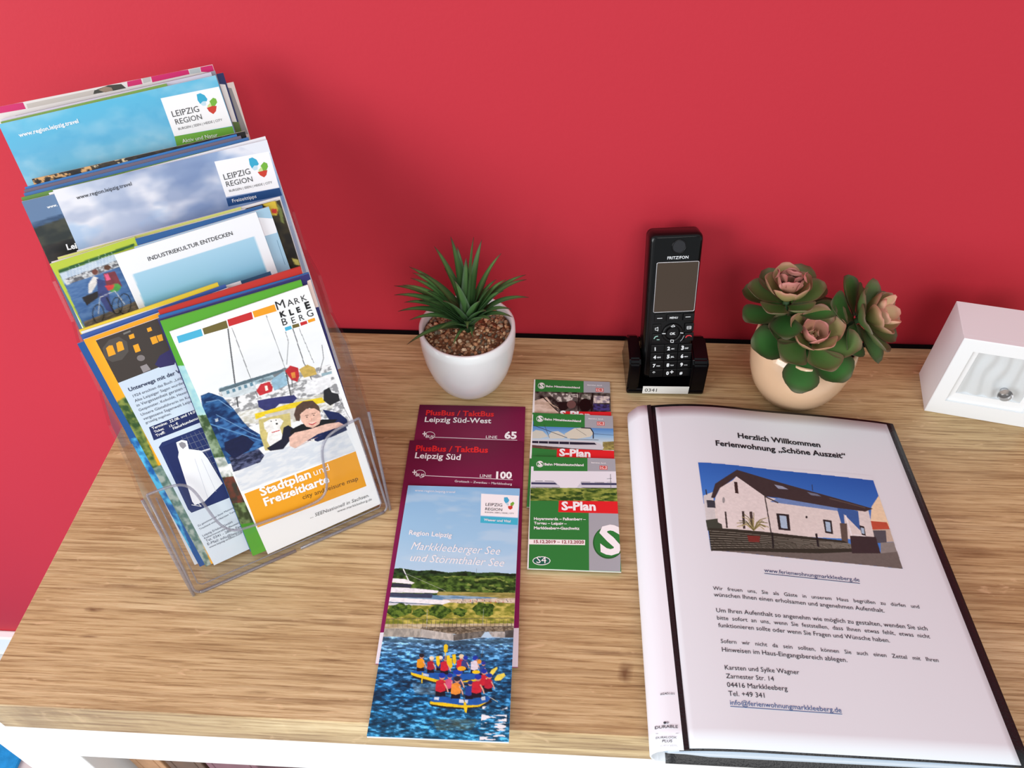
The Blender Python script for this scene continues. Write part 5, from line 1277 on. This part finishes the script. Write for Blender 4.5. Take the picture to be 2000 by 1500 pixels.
# ================================================================== CORDLESS PHONE IN ITS CHARGER
c9 = crop(1180, 430, 4.054)
M_SCREEN = mat('dark_screen', (66, 54, 44), 0.12, 0.3)
yaw = math.radians(1.5)
M_DOCK = mat('dock_black', (6, 6, 8), 0.2, 0.3)
dock = empty('phone_charger', (.1228, -.0010, 0), 'black charging cradle with white 0341 label, behind the folder', 'phone charger', None, (0, 0, yaw))
dw, d0, d1 = .0745, -.0255, .0330
bm = bmesh.new()
add_box(bm, (0, (d0 + d1) / 2, .0030), (dw, d1 - d0, .006), .002, 2)
link('base', bm_mesh(bm, 'base'), M_DOCK, dock)
for sx in (-1, 1):
    bm = bmesh.new()
    w = .0110 if sx < 0 else .0150; x1 = sx * dw / 2; x0 = sx * (dw / 2 - w)
    # side cheek: front face leans back a little, top slopes up to the rear
    pr = [(d0 + .0005, .002), (d0 + .003, .0370), (d0 + .008, .0400), (d1 - .022, .0430), (d1 - .010, .0340), (d1 - .002, .003)]
    for X in (min(x0, x1), max(x0, x1)): pass
    a = [bm.verts.new((min(x0, x1), y, z)) for y, z in pr]; b = [bm.verts.new((max(x0, x1), y, z)) for y, z in pr]
    n = len(pr); bm.faces.new(a); bm.faces.new(b[::-1])
    for i in range(n): bm.faces.new((a[i], b[i], b[(i + 1) % n], a[(i + 1) % n]))
    bmesh.ops.recalc_face_normals(bm, faces=bm.faces[:])
    bmesh.ops.bevel(bm, geom=bm.edges[:], offset=.0016, segments=2, affect='EDGES')
    link('side_cheek', bm_mesh(bm, 'side_cheek'), M_DOCK, dock)
bm = bmesh.new(); add_box(bm, (0, d1 - .010, .020), (dw - .030, .010, .034), .002, 2); link('back_rest', bm_mesh(bm, 'back_rest', True), M_DOCK, dock)
P0 = np.array([.1228, -.0010, 0]) + np.array([0, d0 - .0012, 0])
A, B = un(*c9(313, 1384)[0], P0, (0, -1, 0)), un(*c9(681, 1372)[0], P0, (0, -1, 0))
bm = bmesh.new(); add_box(bm, (0, d0 - .0006, .0068), (.0440, .0006, .0095), 0)
lab = link('number_label', bm_mesh(bm, 'number_label'), mat('label_white', (244, 244, 240), 0.6), dock); lab['label'] = 'white paper label reading 0341'
V, F = glyphs('0341', 0.0)
k = .0115 / (V[:, 0].max() - V[:, 0].min()); VV = np.stack([(V[:, 0] - V[:, 0].min()) * k - .0200, np.full(len(V), d0 - .00105), V[:, 1] * k + .0046], 1)
link('lettering', np_mesh('lettering', VV, F, np.full((len(V), 3), 50.0)), M_INK, lab)

TAUP, PSIP = math.radians(15.63), math.radians(6.16)
pu = np.array([math.cos(PSIP), math.sin(PSIP), 0]); pbk = np.array([-math.sin(PSIP), math.cos(PSIP), 0]); pv = pbk * math.sin(TAUP) + np.array([0, 0, math.cos(TAUP)])
PA = np.array([.0958, .0170, .1545])
ps = Sheet(PA, pu, pv, .0460, .1440)
PL = ps.h
root = PA - pv * PL
phone = empty('cordless_phone', root + pu * .023, 'black cordless phone standing upright in its charger, between the two plants', 'phone')
PM = Matrix.Translation(-Vector(phone.location)) @ ps.M()
# shell: rounded outline that narrows slightly to the foot
def rr_outline(w, h, r, wb):
    pts = []
    for cx, cy, a0 in ((w - r, -r, 0), (r, -r, 90), (r + (w - wb) / 2, -h + r, 180), (w - r - (w - wb) / 2, -h + r, 270)):
        for a in range(0, 91, 18): pts.append((cx + r * math.cos(math.radians(a0 + a)), cy + r * math.sin(math.radians(a0 + a))))
    return pts
bm = bmesh.new(); ol = rr_outline(.0475, PL, .0055, .0455)
ol = [(x - .00075, y) for x, y in ol]
def ins(pts, d):
    cx, cy = .023, -PL / 2
    return [(cx + (x - cx) * (1 - d / .023), cy + (y - cy) * (1 - d / (PL / 2))) for x, y in pts]
lv = [(ins(ol, .0030), 0.0), (ins(ol, .0008), -.0016), (ol, -.0050), (ol, -.0180), (ins(ol, .0015), -.0215), (ins(ol, .005), -.0235)]
rings = [[bm.verts.new((x, y, z)) for x, y in P] for P, z in lv]; n = len(ol)
bm.faces.new(rings[0]); bm.faces.new(rings[-1][::-1])
for a, b in zip(rings, rings[1:]):
    for i in range(n): bm.faces.new((a[i], b[i], b[(i + 1) % n], a[(i + 1) % n]))
body = bm_mesh(bm, 'body', True); link('body', body, M_BLACK, phone, PM)
def pbox(name, q, zc, th, m, bev=.0004, parent=None):
    """raised plate on the phone's face from two opposite photo corners"""
    P = ps.L(q); x0, x1 = P[:, 0].min(), P[:, 0].max(); y0, y1 = P[:, 1].min(), P[:, 1].max()
    bm = bmesh.new(); add_box(bm, ((x0 + x1) / 2, (y0 + y1) / 2, zc), (x1 - x0, y1 - y0, th), bev, 2)
    return link(name, bm_mesh(bm, name), m, parent or phone, PM if parent is None else Matrix.Identity(4)), (x0, x1, y0, y1)
bm = bmesh.new(); prism(bm, [(.0034, -.0030), (.0426, -.0030), (.0422, -.0700), (.0038, -.0700)], -.0001, .0007)
fp = link('face_plate', bm_mesh(bm, 'face_plate'), M_GLOSSBLACK, phone, PM)
# screen with silver frame
P = ps.L(c9(413, 336, 745, 320, 715, 714, 392, 727)); cx, cy = P.mean(0); wS = .0355 / 1; xs = (P[:, 0].min() + P[:, 0].max()) / 2
x0, x1 = P[[0, 3], 0].mean(), P[[1, 2], 0].mean(); y0, y1 = P[[2, 3], 1].mean(), P[[0, 1], 1].mean()
def rrect(x0, x1, y0, y1, r, n=5):
    pts = []
    for cx_, cy_, a0 in ((x1 - r, y1 - r, 0), (x0 + r, y1 - r, 90), (x0 + r, y0 + r, 180), (x1 - r, y0 + r, 270)):
        for a in np.linspace(0, 90, n): pts.append((cx_ + r * math.cos(math.radians(a0 + a)), cy_ + r * math.sin(math.radians(a0 + a))))
    return pts
bm = bmesh.new(); prism(bm, rrect(x0, x1, y0, y1, .0012), .0006, .0010); scr = link('screen', bm_mesh(bm, 'screen'), M_SCREEN, phone, PM)
scr['label'] = 'grey-brown unlit display'
bm = bmesh.new(); tube(bm, [(x, y, .0010) for x, y in rrect(x0, x1, y0, y1, .0012)], .00035, 6, True); link('screen_frame', bm_mesh(bm, 'screen_frame', True), M_SILVER, phone, PM)
ex, ey = ps.loc(*c9(592, 206)[0])
bm = bmesh.new(); tube(bm, [(ex + .0062 * math.cos(t), ey + .0062 * math.sin(t), .0008) for t in np.linspace(0, 2 * math.pi, 24, endpoint=False)], .0006, 6, True); link('earpiece_ring', bm_mesh(bm, 'earpiece_ring', True), M_BLACK, phone, PM)
bm = bmesh.new(); prism(bm, [(ex + .0056 * math.cos(t), ey + .0056 * math.sin(t)) for t in np.linspace(0, 2 * math.pi, 24, endpoint=False)], .0004, .0009); link('earpiece', bm_mesh(bm, 'earpiece'), mat('earpiece_black', (30, 30, 34), 0.3), phone, PM)
LG = (226, 228, 230)
class Lift(Sheet):
    dz = 0
    def warp(s, V):
        V = V.copy(); V[:, 2] += s.dz; return V
def legend(parent, items, dz, shapes=()):
    q = Lift(ps.O, ps.u, ps.v, .046, PL); q.dz = dz
    for t, c_, a, b in items: q.text(t, *c9(*a), c_, b)
    for f in shapes: f(q)
    for o in q.build(parent, Matrix.Identity(4), M_MATT, M_MATT): pass
legend(fp, [('FRITZ!FON', LG, (498, 308, 664, 300), 0.012)], .0008)
# nav ring + OK
nx_, ny_ = ps.loc(*c9(540, 890)[0])
bm = bmesh.new(); tube(bm, [(nx_ + .0082 * math.cos(t), ny_ + .0082 * math.sin(t), .0004) for t in np.linspace(0, 2 * math.pi, 32, endpoint=False)], .0017, 8, True)
M_KEY = mat('key_black', (11, 11, 12), 0.4, 0.3)
ring = link('navigation_ring', bm_mesh(bm, 'navigation_ring', True), M_KEY, phone, PM)
legend(ring, [], .0022, [lambda q: q.line(c9(525, 836, 545, 820, 556, 834, 530, 838), 1.0, LG), lambda q: q.line(c9(522, 940, 545, 940, 543, 960, 522, 958, 522, 940), 1.0, LG), lambda q: q.line(c9(455, 890, 482, 890), 1.4, LG), lambda q: q.line(c9(598, 884, 622, 886), 1.4, LG), lambda q: q.line(c9(628, 905, 615, 932, 598, 950), 0.9, (170, 172, 176))])
bm = bmesh.new(); prism(bm, [(nx_ + .0056 * math.cos(t), ny_ + .0056 * math.sin(t)) for t in np.linspace(0, 2 * math.pi, 24, endpoint=False)], -.0002, .0014); okb = link('button', bm_mesh(bm, 'button'), M_KEY, phone, PM)
legend(okb, [('OK', LG, (516, 902, 560, 900), 0.03)], .0014)
for q, items, shp in (((400, 745, 480, 800), [], [lambda q: q.line(c9(417, 774, 458, 772), 1.1, LG)]), ((495, 745, 610, 795), [('MENU', LG, (516, 776, 580, 774), 0.02)], []), ((628, 738, 710, 790), [], [lambda q: q.line(c9(642, 763, 682, 761), 1.1, LG)]),
                      ((385, 825, 448, 885), [], [lambda q: q.line(c9(402, 850, 402, 866, 414, 866, 424, 874, 424, 842, 414, 850, 402, 850), 0.9, LG)]), ((380, 900, 450, 965), [], [lambda q: q.line(c9(392, 936, 404, 918, 424, 914), 1.8, (150, 190, 180)), lambda q: q.line(c9(414, 942, 436, 942), 1.4, (150, 190, 180))]),
                      ((640, 815, 705, 875), [], [lambda q: q.line(c9(654, 838, 686, 836, 684, 856, 654, 858, 654, 838), 0.9, LG), lambda q: q.line(c9(656, 846, 684, 846), 0.8, LG)]), ((636, 890, 702, 950), [], [lambda q: q.line(c9(642, 926, 656, 910, 680, 908, 690, 918), 2.0, (206, 50, 60))])):
    kb, _ = pbox('button', c9(*q), .0004, .0014, M_KEY); legend(kb, items, .0011, shp)
KY = [(1015, [('1', ''), ('2', 'ABC'), ('3', 'DEF')]), (1080, [('4', 'GHI'), ('5', 'JKL'), ('6', 'MNO')]), (1146, [('7', 'PQRS'), ('8', 'TUV'), ('9', 'WXYZ')]), (1210, [('*', ''), ('0', '+'), ('#', '')])]
for r, (yy, ks) in enumerate(KY):
    for i, (d, t) in enumerate(ks):
        xl = (372 - r * 4, 478 - r * 3, 588 - r * 4)[i]; dy = -4 * i
        kb, _ = pbox('number_key', c9(xl, yy - 28 + dy, xl + 100, yy + 26 + dy), .0004, .0014, M_KEY)
        it = [(d, LG, (xl + 18, yy + 13 + dy, xl + 40, yy + 12 + dy), 0.05)]
        if d == '1': it = [(d, LG, (xl + 26, yy + 13 + dy, xl + 34, yy + 12 + dy), 0.05)]
        if t: it.append((t, LG, (xl + 48, yy + 7 + dy, xl + 76, yy + 6 + dy), 0.03))
        legend(kb, it, .0011)

# ================================================================== PLANTS
def leaf_mesh(name, spine, width, cup, thick, cols, ns=12, nt=4, shape=lambda s: math.sin(math.pi * s) , up=(0, 0, 1)):
    """closed leaf along a 3-D spine; cols(s,t) -> sRGB"""
    sp_ = [Vector(p) for p in spine]; V = []; C = []; F = []; up = Vector(up)
    m = 2 * nt + 1
    for side in (1, -1):
        for i in range(ns + 1):
            s_ = i / ns; x = s_ * (len(sp_) - 1); j = min(int(x), len(sp_) - 2); f = x - j
            p = sp_[j].lerp(sp_[j + 1], f)
            t_ = (sp_[min(j + 1, len(sp_) - 1)] - sp_[j]).normalized()
            sd = t_.cross(up); sd = sd.normalized() if sd.length > 1e-5 else Vector((1, 0, 0)); nn = sd.cross(t_).normalized()
            w = width * shape(s_)
            for q in range(m):
                t = (q - nt) / nt
                off = cup * w * t * t + side * thick * .5 * (1 - t * t) * (0.3 + 0.7 * math.sin(math.pi * min(1, s_ * .9 + .08)))
                V.append(p + sd * (w * t) + nn * off); C.append(cols(s_, t))
    K = (ns + 1) * m
    for i in range(ns):
        for q in range(m - 1):
            a = i * m + q; F.append((a, a + 1, a + m + 1, a + m)); F.append((K + a, K + a + m, K + a + m + 1, K + a + 1))
        for q in (0, m - 1):
            a = i * m + q; F.append((a, a + m, K + a + m, K + a))
    for q in range(m - 1):
        F.append((q, K + q, K + q + 1, q + 1)); a = ns * m + q; F.append((a, a + 1, K + a + 1, K + a))
    me = np_mesh(name, np.array([tuple(v) for v in V]), F, np.array(C, float), True)
    return me
def bez(a, b, c, n=10):
    a, b, c = Vector(a), Vector(b), Vector(c)
    return [a * (1 - t) ** 2 + b * 2 * t * (1 - t) + c * t * t for t in [i / n for i in range(n + 1)]]
def gravel(parent, r, z, n, pal, seed, rs=(.0012, .0026)):
    rnd = random.Random(seed); V = []; F = []; C = []
    ico = bmesh.new(); bmesh.ops.create_icosphere(ico, subdivisions=1, radius=1); iv = [v.co.copy() for v in ico.verts]; ifc = [[v.index for v in f.verts] for f in ico.faces]; ico.free()
    for i in range(n):
        a = rnd.uniform(0, 6.283); d = r * math.sqrt(rnd.random()); k = rnd.uniform(*rs); c = rnd.choice(pal); j = rnd.uniform(.8, 1.15)
        M = Matrix.Translation((d * math.cos(a), d * math.sin(a), z + rnd.uniform(-.0012, .0012))) @ Matrix.Rotation(rnd.uniform(0, 3), 4, (rnd.random(), rnd.random(), rnd.random())) @ Matrix.Diagonal((k * rnd.uniform(.8, 1.4), k * rnd.uniform(.7, 1.1), k * rnd.uniform(.6, .9), 1))
        b = len(V)
        for v in iv: V.append(tuple(M @ v)); C.append(tuple(min(255, x * j) for x in c))
        for f in ifc: F.append(tuple(b + x for x in f))
    o = link('gravel', np_mesh('gravel', np.array(V), F, np.array(C, float)), M_STONE, parent); o['kind'] = 'stuff'
    return o
def pot(parent, prof_out, wall, m):
    h = prof_out[-1][1]
    inner = [(max(r - wall, 0), z) for r, z in prof_out[::-1] if z > .012]
    prof = [(0, .0)] + prof_out + [(prof_out[-1][0] - wall * .5, h + .0008)] + inner + [(0, .012)]
    o = link('pot', bm_mesh(lathe(prof, 72), 'pot', True), m, parent); return o

# ---- spiky plant in white pot
pc = Vector((-.0660, -.0176, 0)); PH = .0752
plant = empty('potted_plant', pc, 'spiky green artificial plant in a white bowl-shaped pot beside the holder', 'potted plant')
M_CER = mat('white_ceramic', (236, 236, 236), 0.22, 0.5, coat=0.3)
po = pot(plant, [(.0215, 0), (.0255, .0015), (.0320, .010), (.0378, .023), (.0418, .038), (.0440, .054), (.0446, .066), (.0442, PH)], .0034, M_CER)
link('soil', bm_mesh(lathe([(0, .0600), (.0408, .0600), (.0408, .0655), (.0, .0670)], 48), 'soil', True), mat('brown_soil', (120, 74, 48), 0.9, noise=0.3, nscale=300, bump=0.6), plant)
gravel(plant, .0392, .0668, 620, [(176, 128, 92), (150, 100, 68), (196, 156, 118), (128, 84, 58), (206, 180, 150), (110, 100, 84), (160, 120, 90)], 4)
Zp = crop(740, 430, 4.054)
base = Vector((0.001, 0.004, .066))
rnd = random.Random(12)
TIPS = [(437, 205, .018, .9), (567, 128, .012, 1), (620, 205, .030, .8), (750, 135, .006, 1), (815, 155, .022, .9), (970, 262, .012, .9), (910, 345, .034, .8), (1165, 432, .010, .9), (1170, 470, -.002, .9), (1190, 612, -.012, .9), (1058, 768, -.026, .8), (1050, 706, -.020, .8),
        (240, 370, .022, .9), (265, 415, .010, .95), (250, 458, .004, .9), (120, 520, .004, .95), (185, 512, -.004, .9), (120, 592, -.010, 1), (150, 722, -.018, .9), (240, 792, -.024, .8), (222, 985, -.036, .8), (578, 1010, -.040, .5), (745, 940, -.036, .5), (900, 800, -.030, .7), (690, 300, .0, 1), (600, 480, -.006, 1.1), (505, 640, -.016, .9), (800, 640, -.014, .9), (880, 540, .0, 1), (380, 560, .0, 1), (330, 420, .012, 1), (200, 650, -.012, 1), (320, 640, -.008, 1), (990, 560, -.002, 1), (930, 470, .006, 1), (520, 380, .012, .9), (850, 720, -.018, .9), (1010, 470, .004, .9), (460, 880, -.030, .7), (700, 860, -.034, .6)]
for i, (X, Y, dy, wk) in enumerate(TIPS):
    px, py = Zp(X, Y)[0]
    T = Vector(un(px, py, (0, pc.y + dy, 0), (0, -1, 0))) - pc
    d = T - base; L_ = d.length; hor = Vector((d.x, d.y, 0)); up_ = max(0.0, d.z)
    droop = hor.length / max(L_, 1e-4)
    mid = base + hor * 0.42 + Vector((0, 0, d.z * 0.62 + L_ * 0.26 * droop))
    g0 = rnd.uniform(.86, 1.1)
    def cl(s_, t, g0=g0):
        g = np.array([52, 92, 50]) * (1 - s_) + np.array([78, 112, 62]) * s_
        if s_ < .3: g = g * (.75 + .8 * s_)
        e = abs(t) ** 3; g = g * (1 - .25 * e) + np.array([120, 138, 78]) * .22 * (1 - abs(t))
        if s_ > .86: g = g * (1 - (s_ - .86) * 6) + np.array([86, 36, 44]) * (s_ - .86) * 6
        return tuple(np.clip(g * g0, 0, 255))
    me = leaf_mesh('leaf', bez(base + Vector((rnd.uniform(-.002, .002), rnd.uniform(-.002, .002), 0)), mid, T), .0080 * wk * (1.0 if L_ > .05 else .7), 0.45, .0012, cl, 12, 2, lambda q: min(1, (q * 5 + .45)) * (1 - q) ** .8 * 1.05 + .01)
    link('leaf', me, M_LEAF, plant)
bm = bmesh.new(); tube(bm, [(0.001, .004, .060), (.001, .004, .070), (.001, .004, .076)], [.0060, .0052, .003], 10); link('stem', bm_mesh(bm, 'stem', True), mat('stem_green', (60, 92, 54), 0.5), plant)

# ---- succulents in beige pot
sc_ = Vector((.2435, -.0190, 0)); SH = .0740
suc = empty('potted_succulents', sc_, 'three green and pink artificial succulent rosettes in a beige pot, right of the phone', 'potted plant')
M_BEIGE = mat('beige_ceramic', (216, 180, 146), 0.16, 0.5, coat=0.4)
pot(suc, [(.0200, 0), (.0245, .0014), (.0325, .009), (.0395, .021), (.0440, .035), (.0462, .049), (.0464, .060), (.0448, SH)], .0030, M_BEIGE)
link('soil', bm_mesh(lathe([(0, .0570), (.0415, .0570), (.0415, .0625), (.0, .0640)], 48), 'soil', True), mat('dark_soil', (44, 38, 34), 0.9, noise=0.3, nscale=300, bump=0.6), suc)
gravel(suc, .0398, .0640, 520, [(66, 66, 62), (92, 90, 84), (50, 48, 46), (110, 106, 96), (80, 72, 60)], 8, (.0010, .0022))
def spoon(s_): return (math.sin(math.pi * min(1, s_ ** 1.35 * .93 + .03))) ** .8 * (.35 + .65 * s_) + .06
def rosette(cpx, z, axis, rings, seed, kind):
    P = Vector(un(*cpx, (0, 0, z))) - sc_
    ax = Vector(axis).normalized(); q = ax.to_track_quat('Z', 'Y').to_matrix(); rnd = random.Random(seed)
    for (n, L_, W_, el, a0, r0, zz, pal) in rings:
        for i in range(n):
            a = a0 + 2 * math.pi * i / n + rnd.uniform(-.12, .12); e = math.radians(el + rnd.uniform(-6, 6)); L2 = L_ * rnd.uniform(.9, 1.08)
            d = Vector((math.cos(a), math.sin(a), 0)); ups = Vector((0, 0, 1))
            p0 = d * r0 + ups * zz; p1 = p0 + (d * math.cos(e * .6) + ups * math.sin(e * .6)) * L2 * .55; p2 = p0 + (d * math.cos(e) + ups * math.sin(e)) * L2 + ups * L2 * .10
            ca, cb, cc = pal
            k = rnd.uniform(.88, 1.1)
            def cl(s_, t, ca=ca, cb=cb, cc=cc, k=k):
                c = np.array(ca) * (1 - s_) + np.array(cb) * s_; e2 = max(abs(t) ** 4, max(0, (s_ - .82) / .18)) * .75
                return tuple(np.clip((c * (1 - e2) + np.array(cc) * e2) * k, 0, 255))
            pts = [P + q @ v for v in bez(p0, p1, p2, 8)]
            link('leaf', leaf_mesh('leaf', pts, W_ * rnd.uniform(.92, 1.06), .38, .0024, cl, 10, 3, spoon, q @ Vector((0, 0, 1))), M_LEAF, suc)
    # stem down into the pot
    bm = bmesh.new(); foot = Vector((P.x * .35, P.y * .35 + .002, .0625)); tube(bm, bez(P, P - ax * .012, foot, 8), .0028, 8)
    link('stem', bm_mesh(bm, 'stem', True), bpy.data.materials['stem_green'], suc)
    return P, q
GO = ((38, 82, 34), (60, 106, 48), (84, 66, 54)); GM = ((66, 106, 48), (88, 108, 60), (108, 78, 66)); GI = ((124, 138, 70), (146, 122, 84), (160, 104, 92)); PK = ((176, 146, 104), (180, 118, 106), (188, 112, 108)); CR = ((196, 176, 120), (222, 186, 150), (216, 140, 124))
rosette((1580, 664), .088, (-.02, -.42, 1), [(6, .0440, .0200, 0, .25, .004, -.006, GO), (6, .0360, .0180, 20, .8, .004, -.001, GM), (5, .0270, .0155, 44, .2, .003, .002, GI), (4, .0200, .0125, 62, .6, .002, .005, PK), (3, .0090, .0045, 78, 0, .0005, .007, CR)], 3, 0)
rosette((1536, 588), .113, (-.10, -.05, 1), [(6, .0380, .0170, 8, .5, .004, -.008, GO), (6, .0320, .0160, 24, 1.0, .004, -.002, GM), (5, .0250, .0145, 46, .3, .003, .004, GI), (4, .0200, .0120, 66, .9, .002, .010, PK), (3, .0160, .0100, 78, .2, .001, .012, PK)], 5, 1)
rosette((1684, 622), .100, (.70, -.34, .70), [(6, .0400, .0180, -2, .2, .004, -.006, GO), (6, .0330, .0165, 24, .7, .004, 0, GM), (5, .0250, .0135, 50, .1, .003, .004, GI), (5, .0215, .0090, 58, .5, .001, .008, CR), (3, .0100, .0040, 80, 0, 0, .010, CR)], 9, 2)

# ================================================================== WHITE BOX WITH GLASS KNOB
BY = math.radians(-11.5); BF = Vector((.3668, -.0376, 0)); bh, bd = .0935, .0515
bu = np.array([math.cos(BY), math.sin(BY), 0]); bv_ = np.array([0, 0, 1.0])
bxs = Sheet((BF.x, BF.y, bh), bu, bv_, .2, bh)
cE = crop(1760, 560, 5.0)
PP = bxs.L(cE(695, 635, 437, 1115, 755, 665, 545, 1060, 1165, 1160))
x_o, x_i = float(PP[0:2, 0].mean()), float(PP[2:4, 0].mean()); yt_o, yb_o = float(PP[0, 1]), float(PP[1, 1]); yt_i, yb_i = float(PP[2, 1]), float(PP[3, 1]); xr_i = float(PP[4, 0]); bw = xr_i + x_i
jb = empty('jewellery_box', BF + Vector((math.cos(BY), math.sin(BY), 0)) * bw / 2 + Vector((-math.sin(BY), math.cos(BY), 0)) * bd / 2, 'white wooden box with rippled pale front and glass knob at the right edge', 'box')
JM = Matrix.Translation(-Vector(jb.location)) @ Matrix([[bu[0], -math.sin(BY) , 0, BF.x], [bu[1], math.cos(BY), 0, BF.y], [0, 0, 1, 0], [0, 0, 0, 1]])
M_BOX = mat('white_painted_wood', (232, 234, 236), 0.4, 0.4)
bm = bmesh.new(); add_box(bm, (bw / 2, bd / 2 + .0026, bh / 2), (bw, bd - .0052, bh), .0003, 1); link('case', bm_mesh(bm, 'case'), M_BOX, jb, JM)
bm = bmesh.new()
O_ = [(0, 0), (bw, 0), (bw, bh), (0, bh)]; zo0, zo1 = bh + yb_o, bh + yt_o; I_ = [(x_o, zo0), (bw - x_o, zo0), (bw - x_o, zo1), (x_o, zo1)]
zi0, zi1 = bh + yb_i, bh + yt_i; J_ = [(x_i, zi0), (bw - x_i, zi0), (bw - x_i, zi1), (x_i, zi1)]
def ring_(pts, y): return [bm.verts.new((x, y, z)) for x, z in pts]
R_ = [ring_(O_, .0054), ring_(O_, .0006), ring_([(a + (.0006 if a < bw / 2 else -.0006), b + (.0006 if b < bh / 2 else -.0006)) for a, b in O_], 0), ring_(I_, 0), ring_(I_, .0024), ring_(J_, .0030), ring_(J_, .0052)]
for a, b in zip(R_, R_[1:]):
    for i in range(4): bm.faces.new((a[i], a[(i + 1) % 4], b[(i + 1) % 4], b[i]))
link('front_frame', bm_mesh(bm, 'front_frame'), M_BOX, jb, JM)
# rippled panel
nx2, nz2 = 90, 60; V = []; F = []
for j in range(nz2 + 1):
    for i in range(nx2 + 1):
        x = x_i + (bw - 2 * x_i) * i / nx2; z = zi0 + (zi1 - zi0) * j / nz2
        w_ = (x - x_i) * 1.0 + (z - zi0) * .10 + .0016 * math.sin((z - zi0) * 95) + .001 * math.sin((x + z) * 160)
        V.append((x, .0042 - .0007 * math.sin(w_ * 2 * math.pi / .0125), z))
for j in range(nz2):
    for i in range(nx2):
        a = j * (nx2 + 1) + i; F.append((a, a + 1, a + nx2 + 2, a + nx2 + 1))
me = np_mesh('rippled_panel', np.array(V), F, None, True); rp = link('rippled_panel', me, mat('pearl_panel', (206, 211, 214), 0.25, 0.6, coat=0.3), jb, JM); rp['label'] = 'pearly panel with wavy vertical ripples'
kx, ky = bxs.loc(1962, 768); kz = bh + ky
bm = bmesh.new(); bmesh.ops.create_icosphere(bm, subdivisions=3, radius=.0062)
for v in bm.verts: v.co = Vector((v.co.x + kx, v.co.y * .7 - .0030, v.co.z + kz))
link('knob', bm_mesh(bm, 'knob', True), mat('clear_glass', (250, 252, 255), 0.02, 0.5, trans=1.0, ior=1.5), jb, JM)
bm = bmesh.new(); tube(bm, [(kx, .0035, kz), (kx, -.0002, kz)], .0035, 12); link('knob_stem', bm_mesh(bm, 'knob_stem', True), M_SILVER, jb, JM)
